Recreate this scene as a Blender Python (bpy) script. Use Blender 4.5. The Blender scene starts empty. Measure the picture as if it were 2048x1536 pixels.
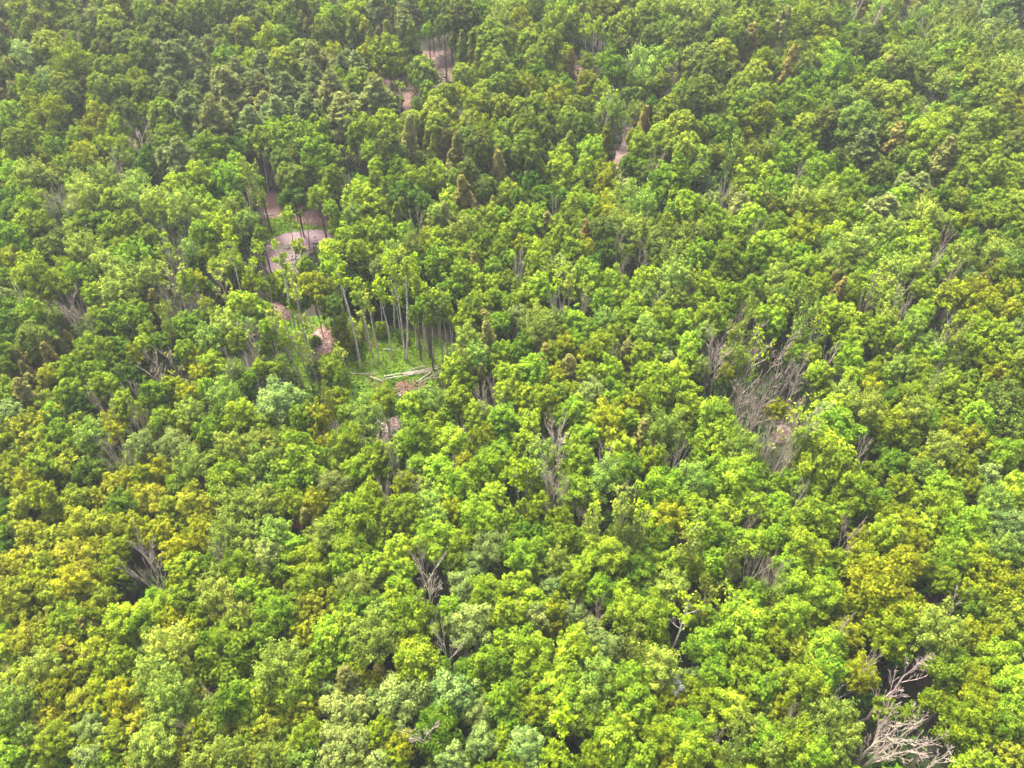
import bpy, math, random
import numpy as np
from mathutils import Vector, Matrix

# ------------------------------------------------------------------ camera, sky, sun, exposure
sc = bpy.context.scene
COL = sc.collection
F, PITCH, CAMH = 1700.0, math.radians(48.0), 110.0      # focal length in photo pixels (2048 wide), tilt, height
cam_d = bpy.data.cameras.new("camera"); cam = bpy.data.objects.new("camera", cam_d); COL.objects.link(cam)
cam.location = (0, 0, CAMH); cam.rotation_euler = (math.pi/2 - PITCH, 0, 0)
cam_d.sensor_width = 36.0; cam_d.lens = 36.0*F/2048.0; cam_d.clip_start = 0.5; cam_d.clip_end = 6000
sc.camera = cam
SUN_EL, SUN_AZ = math.radians(60), math.radians(-35)     # azimuth from +Y, towards +X
world = bpy.data.worlds.new("World"); sc.world = world; world.use_nodes = True
wn = world.node_tree; bg = wn.nodes["Background"]
sky = wn.nodes.new("ShaderNodeTexSky"); sky.sky_type = 'NISHITA'; sky.sun_disc = False
sky.sun_elevation = SUN_EL; sky.sun_rotation = SUN_AZ; sky.dust_density = 7.0; sky.air_density = 0.6; sky.ozone_density = 0.3
wn.links.new(sky.outputs[0], bg.inputs[0]); bg.inputs[1].default_value = 0.095
sd = bpy.data.lights.new("sun", 'SUN'); sun = bpy.data.objects.new("sun", sd); COL.objects.link(sun)
sd.energy = 1.5; sd.angle = math.radians(12); sd.color = (1.0, 0.95, 0.86)
sdir = Vector((math.sin(SUN_AZ)*math.cos(SUN_EL), math.cos(SUN_AZ)*math.cos(SUN_EL), math.sin(SUN_EL)))
sun.rotation_euler = sdir.to_track_quat('Z', 'Y').to_euler()
sc.view_settings.view_transform = 'Standard'; sc.view_settings.look = 'None'
sc.view_settings.exposure = 2.62
sc.view_settings.gamma = 1.0
sc.cycles.max_bounces = 6; sc.cycles.diffuse_bounces = 3; sc.cycles.transmission_bounces = 3
sc.cycles.volume_bounces = 0; sc.cycles.transparent_max_bounces = 4

rng = np.random.default_rng(7); random.seed(7)
CP, SP = math.cos(PITCH), math.sin(PITCH)
def ray(u, v):
    x = (u-1024.0)/F; y = -(v-768.0)/F
    return np.array([x, CP + y*SP, -SP + y*CP])           # unit depth along the view axis
def on_plane(u, v, z=0.0):
    d = ray(u, v); t = (z-CAMH)/d[2]
    return np.array([0, 0, CAMH]) + d*t, t                # point, depth
def project(p):
    q = np.asarray(p, float) - np.array([0, 0, CAMH])
    zc = q[1]*CP - q[2]*SP; yc = q[1]*SP + q[2]*CP
    return 1024 + F*q[0]/zc, 768 - F*yc/zc, zc

# ------------------------------------------------------------------ materials
def new_mat(name):
    m = bpy.data.materials.new(name); m.use_nodes = True
    nt = m.node_tree; b = nt.nodes["Principled BSDF"]; return m, nt, b
def math_node(nt, op, a, b):
    n = nt.nodes.new("ShaderNodeMath"); n.operation = op
    for i, v in enumerate((a, b)):
        if isinstance(v, (int, float)): n.inputs[i].default_value = v
        else: nt.links.new(v, n.inputs[i])
    return n.outputs[0]
def leaf_material(name, fixed=None, transl=0.22, vary=0.5):
    m, nt, b = new_mat(name)
    nt.nodes.remove(b); out = nt.nodes["Material Output"]
    at = nt.nodes.new("ShaderNodeAttribute"); at.attribute_name = "tone"
    if fixed == 'attr':
        ci = nt.nodes.new("ShaderNodeAttribute"); ci.attribute_name = "leafcol"; src = ci.outputs["Color"]
    elif fixed:
        ci = nt.nodes.new("ShaderNodeRGB"); ci.outputs[0].default_value = (*fixed, 1); src = ci.outputs[0]
    else:
        ci = nt.nodes.new("ShaderNodeObjectInfo"); src = ci.outputs["Color"]
    hs = nt.nodes.new("ShaderNodeHueSaturation")
    nt.links.new(src, hs.inputs["Color"])
    # leaf to leaf differences of hue and lightness (a property of each leaf)
    nt.links.new(math_node(nt, 'ADD', math_node(nt, 'MULTIPLY', at.outputs["Fac"], 0.05), 0.475), hs.inputs["Hue"])
    nt.links.new(math_node(nt, 'ADD', math_node(nt, 'MULTIPLY', at.outputs["Fac"], -2*vary), 1.0+vary), hs.inputs["Value"])
    d = nt.nodes.new("ShaderNodeBsdfDiffuse"); t = nt.nodes.new("ShaderNodeBsdfTranslucent"); mx = nt.nodes.new("ShaderNodeMixShader")
    nt.links.new(hs.outputs[0], d.inputs[0])
    h2 = nt.nodes.new("ShaderNodeHueSaturation"); nt.links.new(hs.outputs[0], h2.inputs["Color"]); h2.inputs["Hue"].default_value = 0.485; h2.inputs["Value"].default_value = 1.15; h2.inputs["Saturation"].default_value = 1.05
    nt.links.new(h2.outputs[0], t.inputs[0])
    mx.inputs[0].default_value = transl
    nt.links.new(d.outputs[0], mx.inputs[1]); nt.links.new(t.outputs[0], mx.inputs[2]); nt.links.new(mx.outputs[0], out.inputs[0])
    return m
def bark_material(name, fixed=None, blotch=0.5):
    m, nt, b = new_mat(name)
    if fixed:
        ci = nt.nodes.new("ShaderNodeRGB"); ci.outputs[0].default_value = (*fixed, 1); src = ci.outputs[0]
    else:
        ci = nt.nodes.new("ShaderNodeObjectInfo"); src = ci.outputs["Color"]
    tc = nt.nodes.new("ShaderNodeTexCoord"); nz = nt.nodes.new("ShaderNodeTexNoise"); nz.inputs["Scale"].default_value = 2.5; nz.inputs["Detail"].default_value = 4
    nt.links.new(tc.outputs["Object"], nz.inputs["Vector"])
    mr = nt.nodes.new("ShaderNodeMapRange"); mr.inputs[1].default_value = 0.35; mr.inputs[2].default_value = 0.65; mr.inputs[3].default_value = 1-blotch; mr.inputs[4].default_value = 1.1
    nt.links.new(nz.outputs[0], mr.inputs[0])
    vm = nt.nodes.new("ShaderNodeVectorMath"); vm.operation = 'SCALE'
    nt.links.new(src, vm.inputs[0]); nt.links.new(mr.outputs[0], vm.inputs["Scale"])
    nt.links.new(vm.outputs[0], b.inputs["Base Color"]); b.inputs["Roughness"].default_value = 0.85
    return m
def noise_ground(name, cols, scale, scale2=None, bump=0.3):
    """mix of three colours by two noises"""
    m, nt, b = new_mat(name)
    tc = nt.nodes.new("ShaderNodeTexCoord")
    n1 = nt.nodes.new("ShaderNodeTexNoise"); n1.inputs["Scale"].default_value = scale; n1.inputs["Detail"].default_value = 6
    n2 = nt.nodes.new("ShaderNodeTexNoise"); n2.inputs["Scale"].default_value = scale2 or scale*9; n2.inputs["Detail"].default_value = 5
    for n in (n1, n2): nt.links.new(tc.outputs["Object"], n.inputs["Vector"])
    r1 = nt.nodes.new("ShaderNodeValToRGB"); r1.color_ramp.elements[0].position = 0.38; r1.color_ramp.elements[1].position = 0.62
    r1.color_ramp.elements[0].color = (*cols[0], 1); r1.color_ramp.elements[1].color = (*cols[1], 1)
    nt.links.new(n1.outputs[0], r1.inputs[0])
    mr = nt.nodes.new("ShaderNodeMapRange"); mr.inputs[1].default_value = 0.5; mr.inputs[2].default_value = 0.68
    nt.links.new(n2.outputs[0], mr.inputs[0])
    mx = nt.nodes.new("ShaderNodeMix"); mx.data_type = 'RGBA'
    nt.links.new(mr.outputs[0], mx.inputs[0]); nt.links.new(r1.outputs[0], mx.inputs[6]); mx.inputs[7].default_value = (*cols[2], 1)
    nt.links.new(mx.outputs[2], b.inputs["Base Color"]); b.inputs["Roughness"].default_value = 0.95
    bp = nt.nodes.new("ShaderNodeBump"); bp.inputs["Strength"].default_value = bump; bp.inputs["Distance"].default_value = 0.2
    nt.links.new(n2.outputs[0], bp.inputs["Height"]); nt.links.new(bp.outputs[0], b.inputs["Normal"])
    return m
M_LEAF = leaf_material("leaf"); M_LEAFATTR = leaf_material("leaf_mixed", 'attr')
M_NEEDLE = leaf_material("needle", transl=0.15, vary=0.3)
M_UNDER = leaf_material("undergrowth_leaf", (0.035, 0.085, 0.012), 0.25, 0.5)
M_GRASS = leaf_material("grass_blade", 'attr', 0.3, 0.4)
M_LIMB = bark_material("limb_bark", (0.16, 0.13, 0.10))
M_LIMBP = bark_material("limb_bark_pale", (0.42, 0.38, 0.29))
M_BARK = bark_material("bark")
M_LOG = bark_material("log_bark")
M_GROUND = noise_ground("forest_floor", [(0.030, 0.026, 0.014), (0.020, 0.030, 0.009), (0.055, 0.040, 0.028)], 0.15, 2.0)
M_LAWN = noise_ground("clearing_soil", [(0.085, 0.16, 0.006), (0.05, 0.11, 0.005), (0.13, 0.15, 0.015)], 0.3, 2.4)
M_PAD = noise_ground("purple_gravel", [(0.19, 0.13, 0.145), (0.15, 0.10, 0.12), (0.25, 0.18, 0.19)], 0.25, 3.0)
M_TRACK = noise_ground("track_soil", [(0.24, 0.16, 0.145), (0.15, 0.095, 0.09), (0.30, 0.22, 0.19)], 0.3, 3.0)
M_REDSOIL = noise_ground("red_soil", [(0.16, 0.085, 0.075), (0.09, 0.05, 0.045), (0.26, 0.18, 0.15)], 0.3, 3.0)
M_CHIPS = noise_ground("wood_chips", [(0.42, 0.22, 0.17), (0.34, 0.17, 0.14), (0.58, 0.42, 0.36)], 1.2, 7.0, 0.8)

# ------------------------------------------------------------------ mesh helpers
def mesh_from(name, V, faces_quads, mats, midx=None, tone=None, col=None):
    me = bpy.data.meshes.new(name)
    V = np.asarray(V, np.float32); Q = np.asarray(faces_quads, np.int32)
    n = len(Q)
    me.vertices.add(len(V)); me.vertices.foreach_set("co", V.ravel())
    me.loops.add(n*4); me.loops.foreach_set("vertex_index", Q.ravel())
    me.polygons.add(n); me.polygons.foreach_set("loop_start", np.arange(n, dtype=np.int32)*4)
    me.polygons.foreach_set("loop_total", np.full(n, 4, np.int32))
    for m in mats: me.materials.append(m)
    if midx is not None: me.polygons.foreach_set("material_index", np.asarray(midx, np.int32))
    if tone is not None:
        a = me.attributes.new("tone", 'FLOAT', 'FACE'); a.data.foreach_set("value", np.asarray(tone, np.float32))
    if col is not None:
        a = me.attributes.new("leafcol", 'FLOAT_COLOR', 'FACE')
        c = np.ones((n, 4), np.float32); c[:, :3] = col; a.data.foreach_set("color", c.ravel())
    me.update(calc_edges=True); me.validate()
    return me
def norm(a): return a/np.maximum(np.linalg.norm(a, axis=-1, keepdims=True), 1e-9)
def leaves(c, n, size, aspect=1.7, r=rng):
    """rhombic leaf quads at c with normals n"""
    k = len(c); t = norm(np.cross(n, r.normal(size=(k, 3)))); b = np.cross(n, t)
    s = (size*r.uniform(0.65, 1.35, k))[:, None]
    l, w = t*s*0.5*aspect**0.5, b*s*0.5/aspect**0.5
    fold = n*s*0.12
    V = np.stack([c-l, c-w+fold, c+l, c+w+fold], 1).reshape(-1, 3)
    Q = np.arange(k*4).reshape(-1, 4)
    return V, Q
def tubes(segs, sides=4):
    """segs: array k x 8 (p0, p1, r0, r1)"""
    s = np.asarray(segs, float); k = len(s)
    p0, p1, r0, r1 = s[:, :3], s[:, 3:6], s[:, 6], s[:, 7]
    d = norm(p1-p0); ref = np.where(np.abs(d[:, 2:3]) > 0.9, [[1.0, 0, 0]], [[0, 0, 1.0]])
    a = norm(np.cross(d, ref)); b = np.cross(d, a)
    an = np.arange(sides)*2*np.pi/sides
    ring = np.cos(an)[None, :, None]*a[:, None] + np.sin(an)[None, :, None]*b[:, None]
    V = np.concatenate([p0[:, None]+ring*r0[:, None, None], p1[:, None]+ring*r1[:, None, None]], 1).reshape(-1, 3)
    i = np.arange(sides); j = (i+1) % sides
    q = np.stack([i, j, j+sides, i+sides], 1)
    Q = (q[None]+(np.arange(k)*2*sides)[:, None, None]).reshape(-1, 4)
    return V, Q
class Acc:
    def __init__(s): s.V, s.Q, s.M, s.T, s.n = [], [], [], [], 0
    def add(s, V, Q, m=0, tone=None):
        s.V.append(V); s.Q.append(Q+s.n); s.n += len(V); s.M.append(np.full(len(Q), m))
        s.T.append(np.full(len(Q), 0.5) if tone is None else tone)
    def mesh(s, name, mats, col=None):
        return mesh_from(name, np.concatenate(s.V), np.concatenate(s.Q), mats, np.concatenate(s.M), np.concatenate(s.T), col)
def sphere_dirs(k, lo, r):
    """k directions spread evenly with z above lo (golden spiral, jittered)"""
    i = np.arange(k)+0.5; z = 1-(1-lo)*i/k; ph = i*2.39996+r.uniform(0, 6)
    z = np.clip(z+r.normal(0, 0.05, k), -1, 1); ph = ph+r.normal(0, 0.2, k); q = np.sqrt(np.maximum(0, 1-z*z))
    return np.stack([q*np.cos(ph), q*np.sin(ph), z], 1)

# ------------------------------------------------------------------ crown shapes (unit: crown width 1, centre at origin)
def crown_round(seed, nclump=42, per=75, hz=0.65, cr=0.17, leaf=0.05, low=-0.35, lob=0.22, stretch=1.0, tip=0.0, inner=0.35, limb=M_LIMB, fine=0.0):
    r = np.random.default_rng(seed); A = Acc()
    d = sphere_dirs(nclump, low, r)
    la, lb = r.uniform(0, 6.28, 2)
    az = np.arctan2(d[:, 1], d[:, 0])
    rad = 1+lob*(0.6*np.sin(3*az+la+2.5*d[:, 2])+0.6*np.sin(5*az+lb-3*d[:, 2]))+r.normal(0, lob*0.4, nclump)
    e = np.array([0.5, 0.5, hz])-cr*0.7
    C = d*rad[:, None]*e
    C[:, 2] -= 0.10*np.maximum(0, -d[:, 2])
    # some clumps deeper inside so that the crown has depth
    ki = int(nclump*inner); Ci = sphere_dirs(ki, low*0.5, r)*e*r.uniform(0.35, 0.75, ki)[:, None]
    allC = np.concatenate([C, Ci]); out = norm(np.concatenate([d, norm(Ci)]))
    sz = cr*r.uniform(0.65, 1.3, len(allC))
    ct = r.uniform(-0.27, 0.27, len(allC))
    for c, o, s, t in zip(allC, out, sz, ct):
        k = int(per*(s/cr)**1.6)+5
        u = norm(r.normal(size=(k, 3))); u[:, 2] = np.abs(u[:, 2])*np.where(r.random(k) < 0.8, 1, -1)
        u = norm(u+0.5*o)
        ax = norm(o+np.array([0, 0, 0.9]))
        rr = r.uniform(0.55, 1.05, k)[:, None]
        P = u*rr*s
        P = P+ax*(P@ax)[:, None]*(stretch-1)
        if tip: P = P+ax*(tip*s*r.random(k)**3)[:, None]
        nrm = norm(u*0.9+np.array([0, 0, 0.35])+r.normal(0, 0.4, (k, 3)))
        V, Q = leaves(c+P, nrm, leaf, 1.7, r)
        A.add(V, Q, 0, np.clip(0.5+t+r.normal(0, 0.22, k), 0, 1))
    # limbs from below the crown to the clumps
    base = np.array([0, 0, -hz*1.05]); segs = []
    for c, s in list(zip(C, sz))[::2]:
        mid = base*0.45+c*0.4+r.normal(0, 0.03, 3); mid[2] -= 0.05
        segs.append([*base, *mid, 0.014, 0.009]); segs.append([*mid, *(c*1.02), 0.009, 0.0035])
    V, Q = tubes(segs, 4); A.add(V, Q, 1)
    return A
def crown_pine(seed, layers=8, leaf=0.05, hz=0.62):
    r = np.random.default_rng(seed); A = Acc(); segs = []
    for i in range(layers):
        f = i/(layers-1); z = hz-2*hz*f*0.92
        R = 0.12+0.40*min(1, f*1.6)**0.8*(1-0.25*max(0, f-0.7)/0.3)
        nb = int(5+4*min(1, f*2)); a0 = r.uniform(0, 6)
        for j in range(nb):
            a = a0+j*6.283/nb+r.normal(0, 0.25); L = R*r.uniform(0.65, 1.2)
            dirv = np.array([math.cos(a), math.sin(a), 0.15]); zb = z+r.normal(0, 0.03)
            m = int(8+26*L/0.5)
            t = r.uniform(0.15, 1, m)**0.8
            side = np.array([-dirv[1], dirv[0], 0])
            wv = 0.10*np.sin(np.pi*np.clip(t, 0.1, 0.95))+0.02
            P = np.array([0, 0, zb])+dirv*(t*L)[:, None]+side*(r.uniform(-1, 1, m)*wv)[:, None]+np.array([0, 0, 1])*(0.06*t**2+r.normal(0, 0.012, m))[:, None]
            for q in range(3):
                PP = P+r.normal(0, 0.018, P.shape)
                nn = norm(np.array([0, 0, 1])+r.normal(0, 0.5, PP.shape)+0.3*dirv)
                V, Q = leaves(PP, nn, leaf*0.95, 3.2, r); A.add(V, Q, 0, np.clip(0.5+0.1*(t-0.5)+r.normal(0, 0.2, m), 0, 1))
            segs.append([0, 0, zb, *(np.array([0, 0, zb])+dirv*L*0.85+np.array([0, 0, 0.04])), 0.010, 0.003])
    segs.append([0, 0, -hz, 0, 0, hz, 0.022, 0.004])
    V, Q = tubes(segs, 4); A.add(V, Q, 1); return A
def crown_cone(seed, leaf=0.07, hz=1.15, n=70, sharp=1.0):
    r = np.random.default_rng(seed); A = Acc()
    for i in range(n):
        f = (i+0.5)/n; z = hz-2*hz*f; R = 0.48*f**(0.75*sharp)*(1-0.35*max(0, f-0.75)/0.25); a = i*2.4+r.normal(0, 0.3); q = r.uniform(0.55, 1.15)
        c = np.array([math.cos(a)*R*q, math.sin(a)*R*q, z+r.normal(0, 0.05)]); s = 0.10+0.07*f
        k = 55; u = norm(r.normal(size=(k, 3)))
        o = norm(np.array([c[0], c[1], 0.25])); P = u*s*r.uniform(0.4, 1, k)[:, None]*np.array([1, 1, 1.25])
        nrm = norm(u*0.6+o*0.4+np.array([0, 0, 0.5])+r.normal(0, 0.45, (k, 3)))
        V, Q = leaves(c+P, nrm, leaf, 1.8, r); A.add(V, Q, 0, np.clip(0.5+r.uniform(-.15, .15)+r.normal(0, 0.2, k), 0, 1))
    V, Q = tubes([[0, 0, -hz, 0, 0, hz*0.9, 0.03, 0.006]], 4); A.add(V, Q, 1); return A
def skeleton(r, h, w, trunk_r, fork=0.45, limbs=7, subs=6, twigs=5, up=0.9, lean=(0, 0), cut=0.0):
    """segments of a branching tree, base at origin, top at (lean, h). Returns (trunk segs, branch segs, twig tips)"""
    T, B, tips = [], [], []
    n = 9; pts = []
    for i in range(n+1):
        f = i/n; wob = 0.012*h*math.sin(3.1*f+r.uniform(0, .4))
        pts.append(np.array([lean[0]*f**1.25+wob*(f > 0), lean[1]*f**1.25+r.normal(0, 0.006*h)*(f > 0), h*0.93*f]))
    for i in range(n):
        T.append([*pts[i], *pts[i+1], trunk_r*(1-0.9*i/n)**0.8, trunk_r*(1-0.9*(i+1)/n)**0.8])
    ax = norm(pts[-1]-pts[0]); R = w/2
    def grow(p, d, L, rad, lvl):
        k = 3 if lvl < 2 else 2; q = p.copy(); dd = d.copy(); nodes = [q.copy()]
        for s in range(k):
            dd = norm(dd+r.normal(0, 0.11, 3)+ax*(0.13 if lvl < 2 else 0.05))
            q2 = q+dd*L/k; ra, rb = rad*(1-0.75*s/k), rad*(1-0.75*(s+1)/k)
            B.append([*q, *q2, ra, rb]); q = q2; nodes.append(q.copy())
        tips.append(q.copy())
        if lvl >= 2: return
        m = (subs if lvl == 0 else twigs)
        for j in range(m):
            f = 0.25+0.72*(j+r.uniform(0, 0.9))/m; a = f*k; i0 = min(int(a), k-1); pp = nodes[i0]+(nodes[i0+1]-nodes[i0])*(a-i0)
            nd = norm(dd*0.9+norm(r.normal(size=3))*0.7+ax*0.25)
            grow(pp, nd, L*(1.05-f*0.62)*r.uniform(0.35, 0.62), max(rad*(1-0.7*f)*0.55, 0.016), lvl+1)
    for j in range(limbs):
        f = fork+(0.97-fork)*(j+r.uniform(0, 0.9))/limbs; a = f*n; i0 = min(int(a), n-1); p = pts[i0]+(pts[i0+1]-pts[i0])*(a-i0)
        az = j*2.4+r.uniform(0, 0.9); d = norm(np.array([math.cos(az), math.sin(az), 0.0])+ax*(up*r.uniform(0.7, 1.3)+0.25))
        L = min(R*r.uniform(0.85, 1.25)/max(0.35, math.hypot(d[0], d[1])), h*(1.06-f)*1.0+0.12*h)
        grow(p, d, L, trunk_r*(1-0.75*f)*0.62, 0)
    return np.array(T), np.array(B), np.array(tips), pts
def leaf_tufts(tips, r, per, rad, leaf, frac=1.0):
    sel = tips[r.random(len(tips)) < frac]
    C = np.repeat(sel, per, 0)+r.normal(0, rad, (len(sel)*per, 3))
    nrm = norm(r.normal(0, 0.6, C.shape)+np.array([0, 0, 0.8]))
    V, Q = leaves(C, nrm, leaf, 1.6, r); return V, Q, np.clip(0.5+r.normal(0, 0.22, len(Q)), 0, 1)

# ------------------------------------------------------------------ zones of open ground, read off the photograph as pixel outlines and laid on the ground
def C5(pts): return [(480+x/3.491, 400+y/3.491) for x, y in pts]
def T(ox, oy, s, pts): return [(ox+x/s, oy+y/s) for x, y in pts]
Z_PAD = C5([(165, 380), (190, 310), (225, 268), (300, 235), (420, 215), (560, 208), (660, 205), (700, 235), (640, 290), (560, 330), (490, 390), (430, 470), (370, 545), (320, 575), (280, 560), (205, 510), (168, 445)])
Z_RED = C5([(140, -40), (420, -60), (760, -30), (760, 180), (640, 200), (420, 165), (300, 128), (170, 135)])
Z_GRASS1 = C5([(165, 135), (300, 124), (430, 160), (640, 190), (660, 215), (560, 212), (420, 218), (300, 238), (225, 270), (190, 305), (150, 300)])
Z_GRASS = C5([(200, 560), (350, 600), (420, 830), (520, 815), (700, 780), (900, 850), (1100, 900), (1300, 930), (1480, 1010), (1530, 1120), (1480, 1200), (1450, 1400), (1100, 1440), (700, 1430), (640, 1330), (560, 1380), (440, 1420), (330, 1300), (300, 1180), (330, 1000), (240, 900), (180, 760)])
Z_TOP = T(512, 0, 4, [(1140, 400), (1300, 410), (1600, 410), (1620, 560), (1560, 660), (1450, 700), (1250, 760), (1250, 900), (1180, 1000), (1080, 960), (1020, 820), (940, 720), (890, 580), (1000, 560), (1120, 600), (1180, 480)])
Z_TRACK = T(1024, 0, 4, [(880, 1020), (940, 1020), (960, 1150), (930, 1240), (900, 1330), (930, 1420), (960, 1560), (880, 1560), (840, 1400), (790, 1330), (800, 1270), (860, 1200), (880, 1120)])
Z_RED2 = T(1024, 0, 4, [(440, 500), (560, 480), (600, 560), (560, 620), (500, 600), (450, 560)])
Z_HOL1 = T(1536, 1152, 2.479, [(770, 90), (860, 70), (930, 110), (930, 190), (850, 200), (780, 180)])
Z_HOL2 = T(1536, 1152, 2.479, [(560, 620), (700, 500), (780, 560), (720, 680), (600, 720)])
Z_HOL3 = T(1536, 1152, 2.479, [(480, 860), (640, 760), (800, 780), (780, 930), (600, 1000), (480, 960)])
Z_HOL4 = [(850, 1150), (890, 1140), (900, 1190), (870, 1215), (850, 1200)]
OPEN = [Z_PAD, Z_RED, Z_GRASS1, Z_GRASS, Z_TOP, Z_TRACK, Z_RED2]
def inside(poly, x, y):
    c = False; n = len(poly)
    for i in range(n):
        x1, y1 = poly[i]; x2, y2 = poly[i-1]
        if (y1 > y) != (y2 > y) and x < (x2-x1)*(y-y1)/(y2-y1)+x1: c = not c
    return c
def inside_np(poly, X, Y):
    c = np.zeros(len(X), bool); n = len(poly)
    for i in range(n):
        x1, y1 = poly[i]; x2, y2 = poly[i-1]
        with np.errstate(divide='ignore', invalid='ignore'):
            c ^= ((y1 > Y) != (y2 > Y)) & (X < (x2-x1)*(Y-y1)/(y2-y1)+x1)
    return c
def tag(o, label=None, cat=None, group=None, kind=None):
    if label: o["label"] = label
    if cat: o["category"] = cat
    if group: o["group"] = group
    if kind: o["kind"] = kind
    return o
def link(name, me, parent=None, color=None, loc=None):
    o = bpy.data.objects.new(name, me); COL.objects.link(o)
    if parent is not None: o.parent = parent
    if color is not None: o.color = (*color, 1)
    if loc is not None: o.location = loc
    return o
def empty(name, loc, rz=0.0):
    o = bpy.data.objects.new(name, None); COL.objects.link(o); o.location = loc; o.rotation_euler = (0, 0, rz); o.empty_display_size = 1
    return o

# ------------------------------------------------------------------ ground
g = 4000.0
V = np.array([[-g, -g, 0], [g, -g, 0], [g, g, 0], [-g, g, 0]])
tag(link("ground", mesh_from("ground", V, [[0, 1, 2, 3]], [M_GROUND])), kind="structure")
def zone_sheet(name, poly, mat, z, jag=0.5):
    P = [on_plane(x, y, 0)[0][:2] for x, y in poly]; out = []
    r = np.random.default_rng(len(poly))
    for i in range(len(P)):
        a, b = P[i], P[(i+1) % len(P)]; m = max(2, int(np.linalg.norm(b-a)/0.7))
        for k in range(m): out.append(a+(b-a)*k/m+r.normal(0, jag*0.35, 2))
    me = bpy.data.meshes.new(name); me.from_pydata([(p[0], p[1], z) for p in out], [], [list(range(len(out)))]); me.materials.append(mat); me.update()
    if me.polygons[0].normal.z < 0: me.flip_normals()
    return tag(link(name, me), kind="structure")
zone_sheet("clearing_ground", Z_GRASS, M_LAWN, 0.004)
zone_sheet("clearing_verge", Z_GRASS1, M_LAWN, 0.008)
zone_sheet("bare_soil_ground", Z_RED, M_REDSOIL, 0.012)
zone_sheet("gravel_ground", Z_PAD, M_PAD, 0.016)
zone_sheet("stump_clearing_ground", Z_TOP, M_REDSOIL, 0.004)
zone_sheet("dirt_track_path", Z_TRACK, M_TRACK, 0.004)
zone_sheet("shaded_soil_ground", Z_RED2, M_REDSOIL, 0.004)
zone_sheet("hollow_soil_ground", Z_HOL1, M_REDSOIL, 0.004)

# grass and weeds of the clearing (nobody could count them)
def scatter(polys, n, avoid=()):
    pts = []; r = np.random.default_rng(3)
    for poly in polys:
        P = np.array([on_plane(x, y)[0][:2] for x, y in poly]); lo, hi = P.min(0), P.max(0)
        area = 0.5*abs(np.dot(P[:, 0], np.roll(P[:, 1], 1))-np.dot(P[:, 1], np.roll(P[:, 0], 1)))
        X = r.uniform(lo, hi, (int(n*(hi-lo).prod()), 2)); k = inside_np([tuple(p) for p in P], X[:, 0], X[:, 1])
        X = X[k]
        for av in avoid:
            A = [tuple(on_plane(x, y)[0][:2]) for x, y in av]; X = X[~inside_np(A, X[:, 0], X[:, 1])]
        pts.append(X)
    return np.concatenate(pts)
def blob_noise(X, s, seed):
    r = np.random.default_rng(seed); v = np.zeros(len(X))
    for k in range(5):
        a = r.uniform(0, 6.28); f = s*r.uniform(0.6, 1.6); v += np.sin(X[:, 0]*math.cos(a)*f+X[:, 1]*math.sin(a)*f+r.uniform(0, 6))
    return v/3.0
PILES = [C5([(505, 945), (545, 915), (620, 908), (665, 935), (650, 990), (640, 1060), (570, 1090), (530, 1050), (515, 1000)]),
         C5([(205, 725), (260, 712), (300, 760), (355, 810), (330, 855), (285, 830), (240, 790)]),
         C5([(1095, 1290), (1150, 1270), (1290, 1290), (1310, 1340), (1220, 1385), (1120, 1400)])]
X = scatter([Z_GRASS, Z_GRASS1], 16, PILES+[Z_PAD])
gh = blob_noise(X, 0.5, 5)
keep = rng.random(len(X)) < np.clip(0.75+0.35*gh, 0.25, 1); X = X[keep]; gh = gh[keep]
ht = 0.22+0.18*np.clip(gh, -1, 1)+rng.uniform(0, 0.25, len(X))
Cc = np.concatenate([X, (ht*rng.uniform(0.3, 1, len(X)))[:, None]], 1)
nr = norm(rng.normal(0, 0.55, Cc.shape)+np.array([0, 0, 0.9]))
Vg, Qg = leaves(Cc, nr, 0.34, 2.0)
bn = blob_noise(X, 0.25, 9)[:, None]
gc = np.where(bn > 0.1, [[0.16, 0.29, 0.006]], [[0.10, 0.22, 0.006]])*(1+0.15*rng.normal(size=(len(X), 1)))
gc = np.where(blob_noise(X, 0.9, 11)[:, None] > 0.75, [[0.17, 0.15, 0.04]], gc)
tag(link("grass", mesh_from("grass", Vg, Qg, [M_GRASS], None, rng.random(len(Qg)), np.clip(gc, 0, 1))), kind="stuff")

# low plants and saplings under the trees
def open_mask(X, Y, polys):
    m = np.zeros(len(X), bool)
    for p in polys:
        A = [tuple(on_plane(x, y)[0][:2]) for x, y in p]; m |= inside_np(A, X, Y)
    return m
nu = 13000
uy = rng.uniform(28, 300, nu); ux = rng.uniform(-1, 1, nu)*(45+uy*0.72)
ex = []   # denser young growth round the clearing
for _ in range(3200):
    q, _z = on_plane(rng.uniform(690, 980), rng.uniform(400, 640), 0); ex.append(q[:2])
ux = np.concatenate([ux, np.array(ex)[:, 0]]); uy = np.concatenate([uy, np.array(ex)[:, 1]])
k = ~open_mask(ux, uy, OPEN+[Z_HOL1, Z_HOL2, Z_HOL4]); ux, uy = ux[k], uy[k]
k = rng.random(len(ux)) < 0.85; ux, uy = ux[k], uy[k]
hh = np.where(rng.random(len(ux)) < 0.6, rng.uniform(0.5, 3.5, len(ux)), rng.uniform(3.5, 8.0, len(ux))); per = 30
Cu = np.repeat(np.stack([ux, uy, hh], 1), per, 0); Cu += rng.normal(0, 1, Cu.shape)*np.array([0.75, 0.75, 0.6]); Cu[:, 2] = np.maximum(Cu[:, 2], 0.1)
Vu, Qu = leaves(Cu, norm(rng.normal(0, 0.5, Cu.shape)+np.array([0, 0, 0.8])), 0.45)
tag(link("undergrowth", mesh_from("undergrowth", Vu, Qu, [M_UNDER], None, rng.random(len(Qu)))), kind="stuff")

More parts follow.
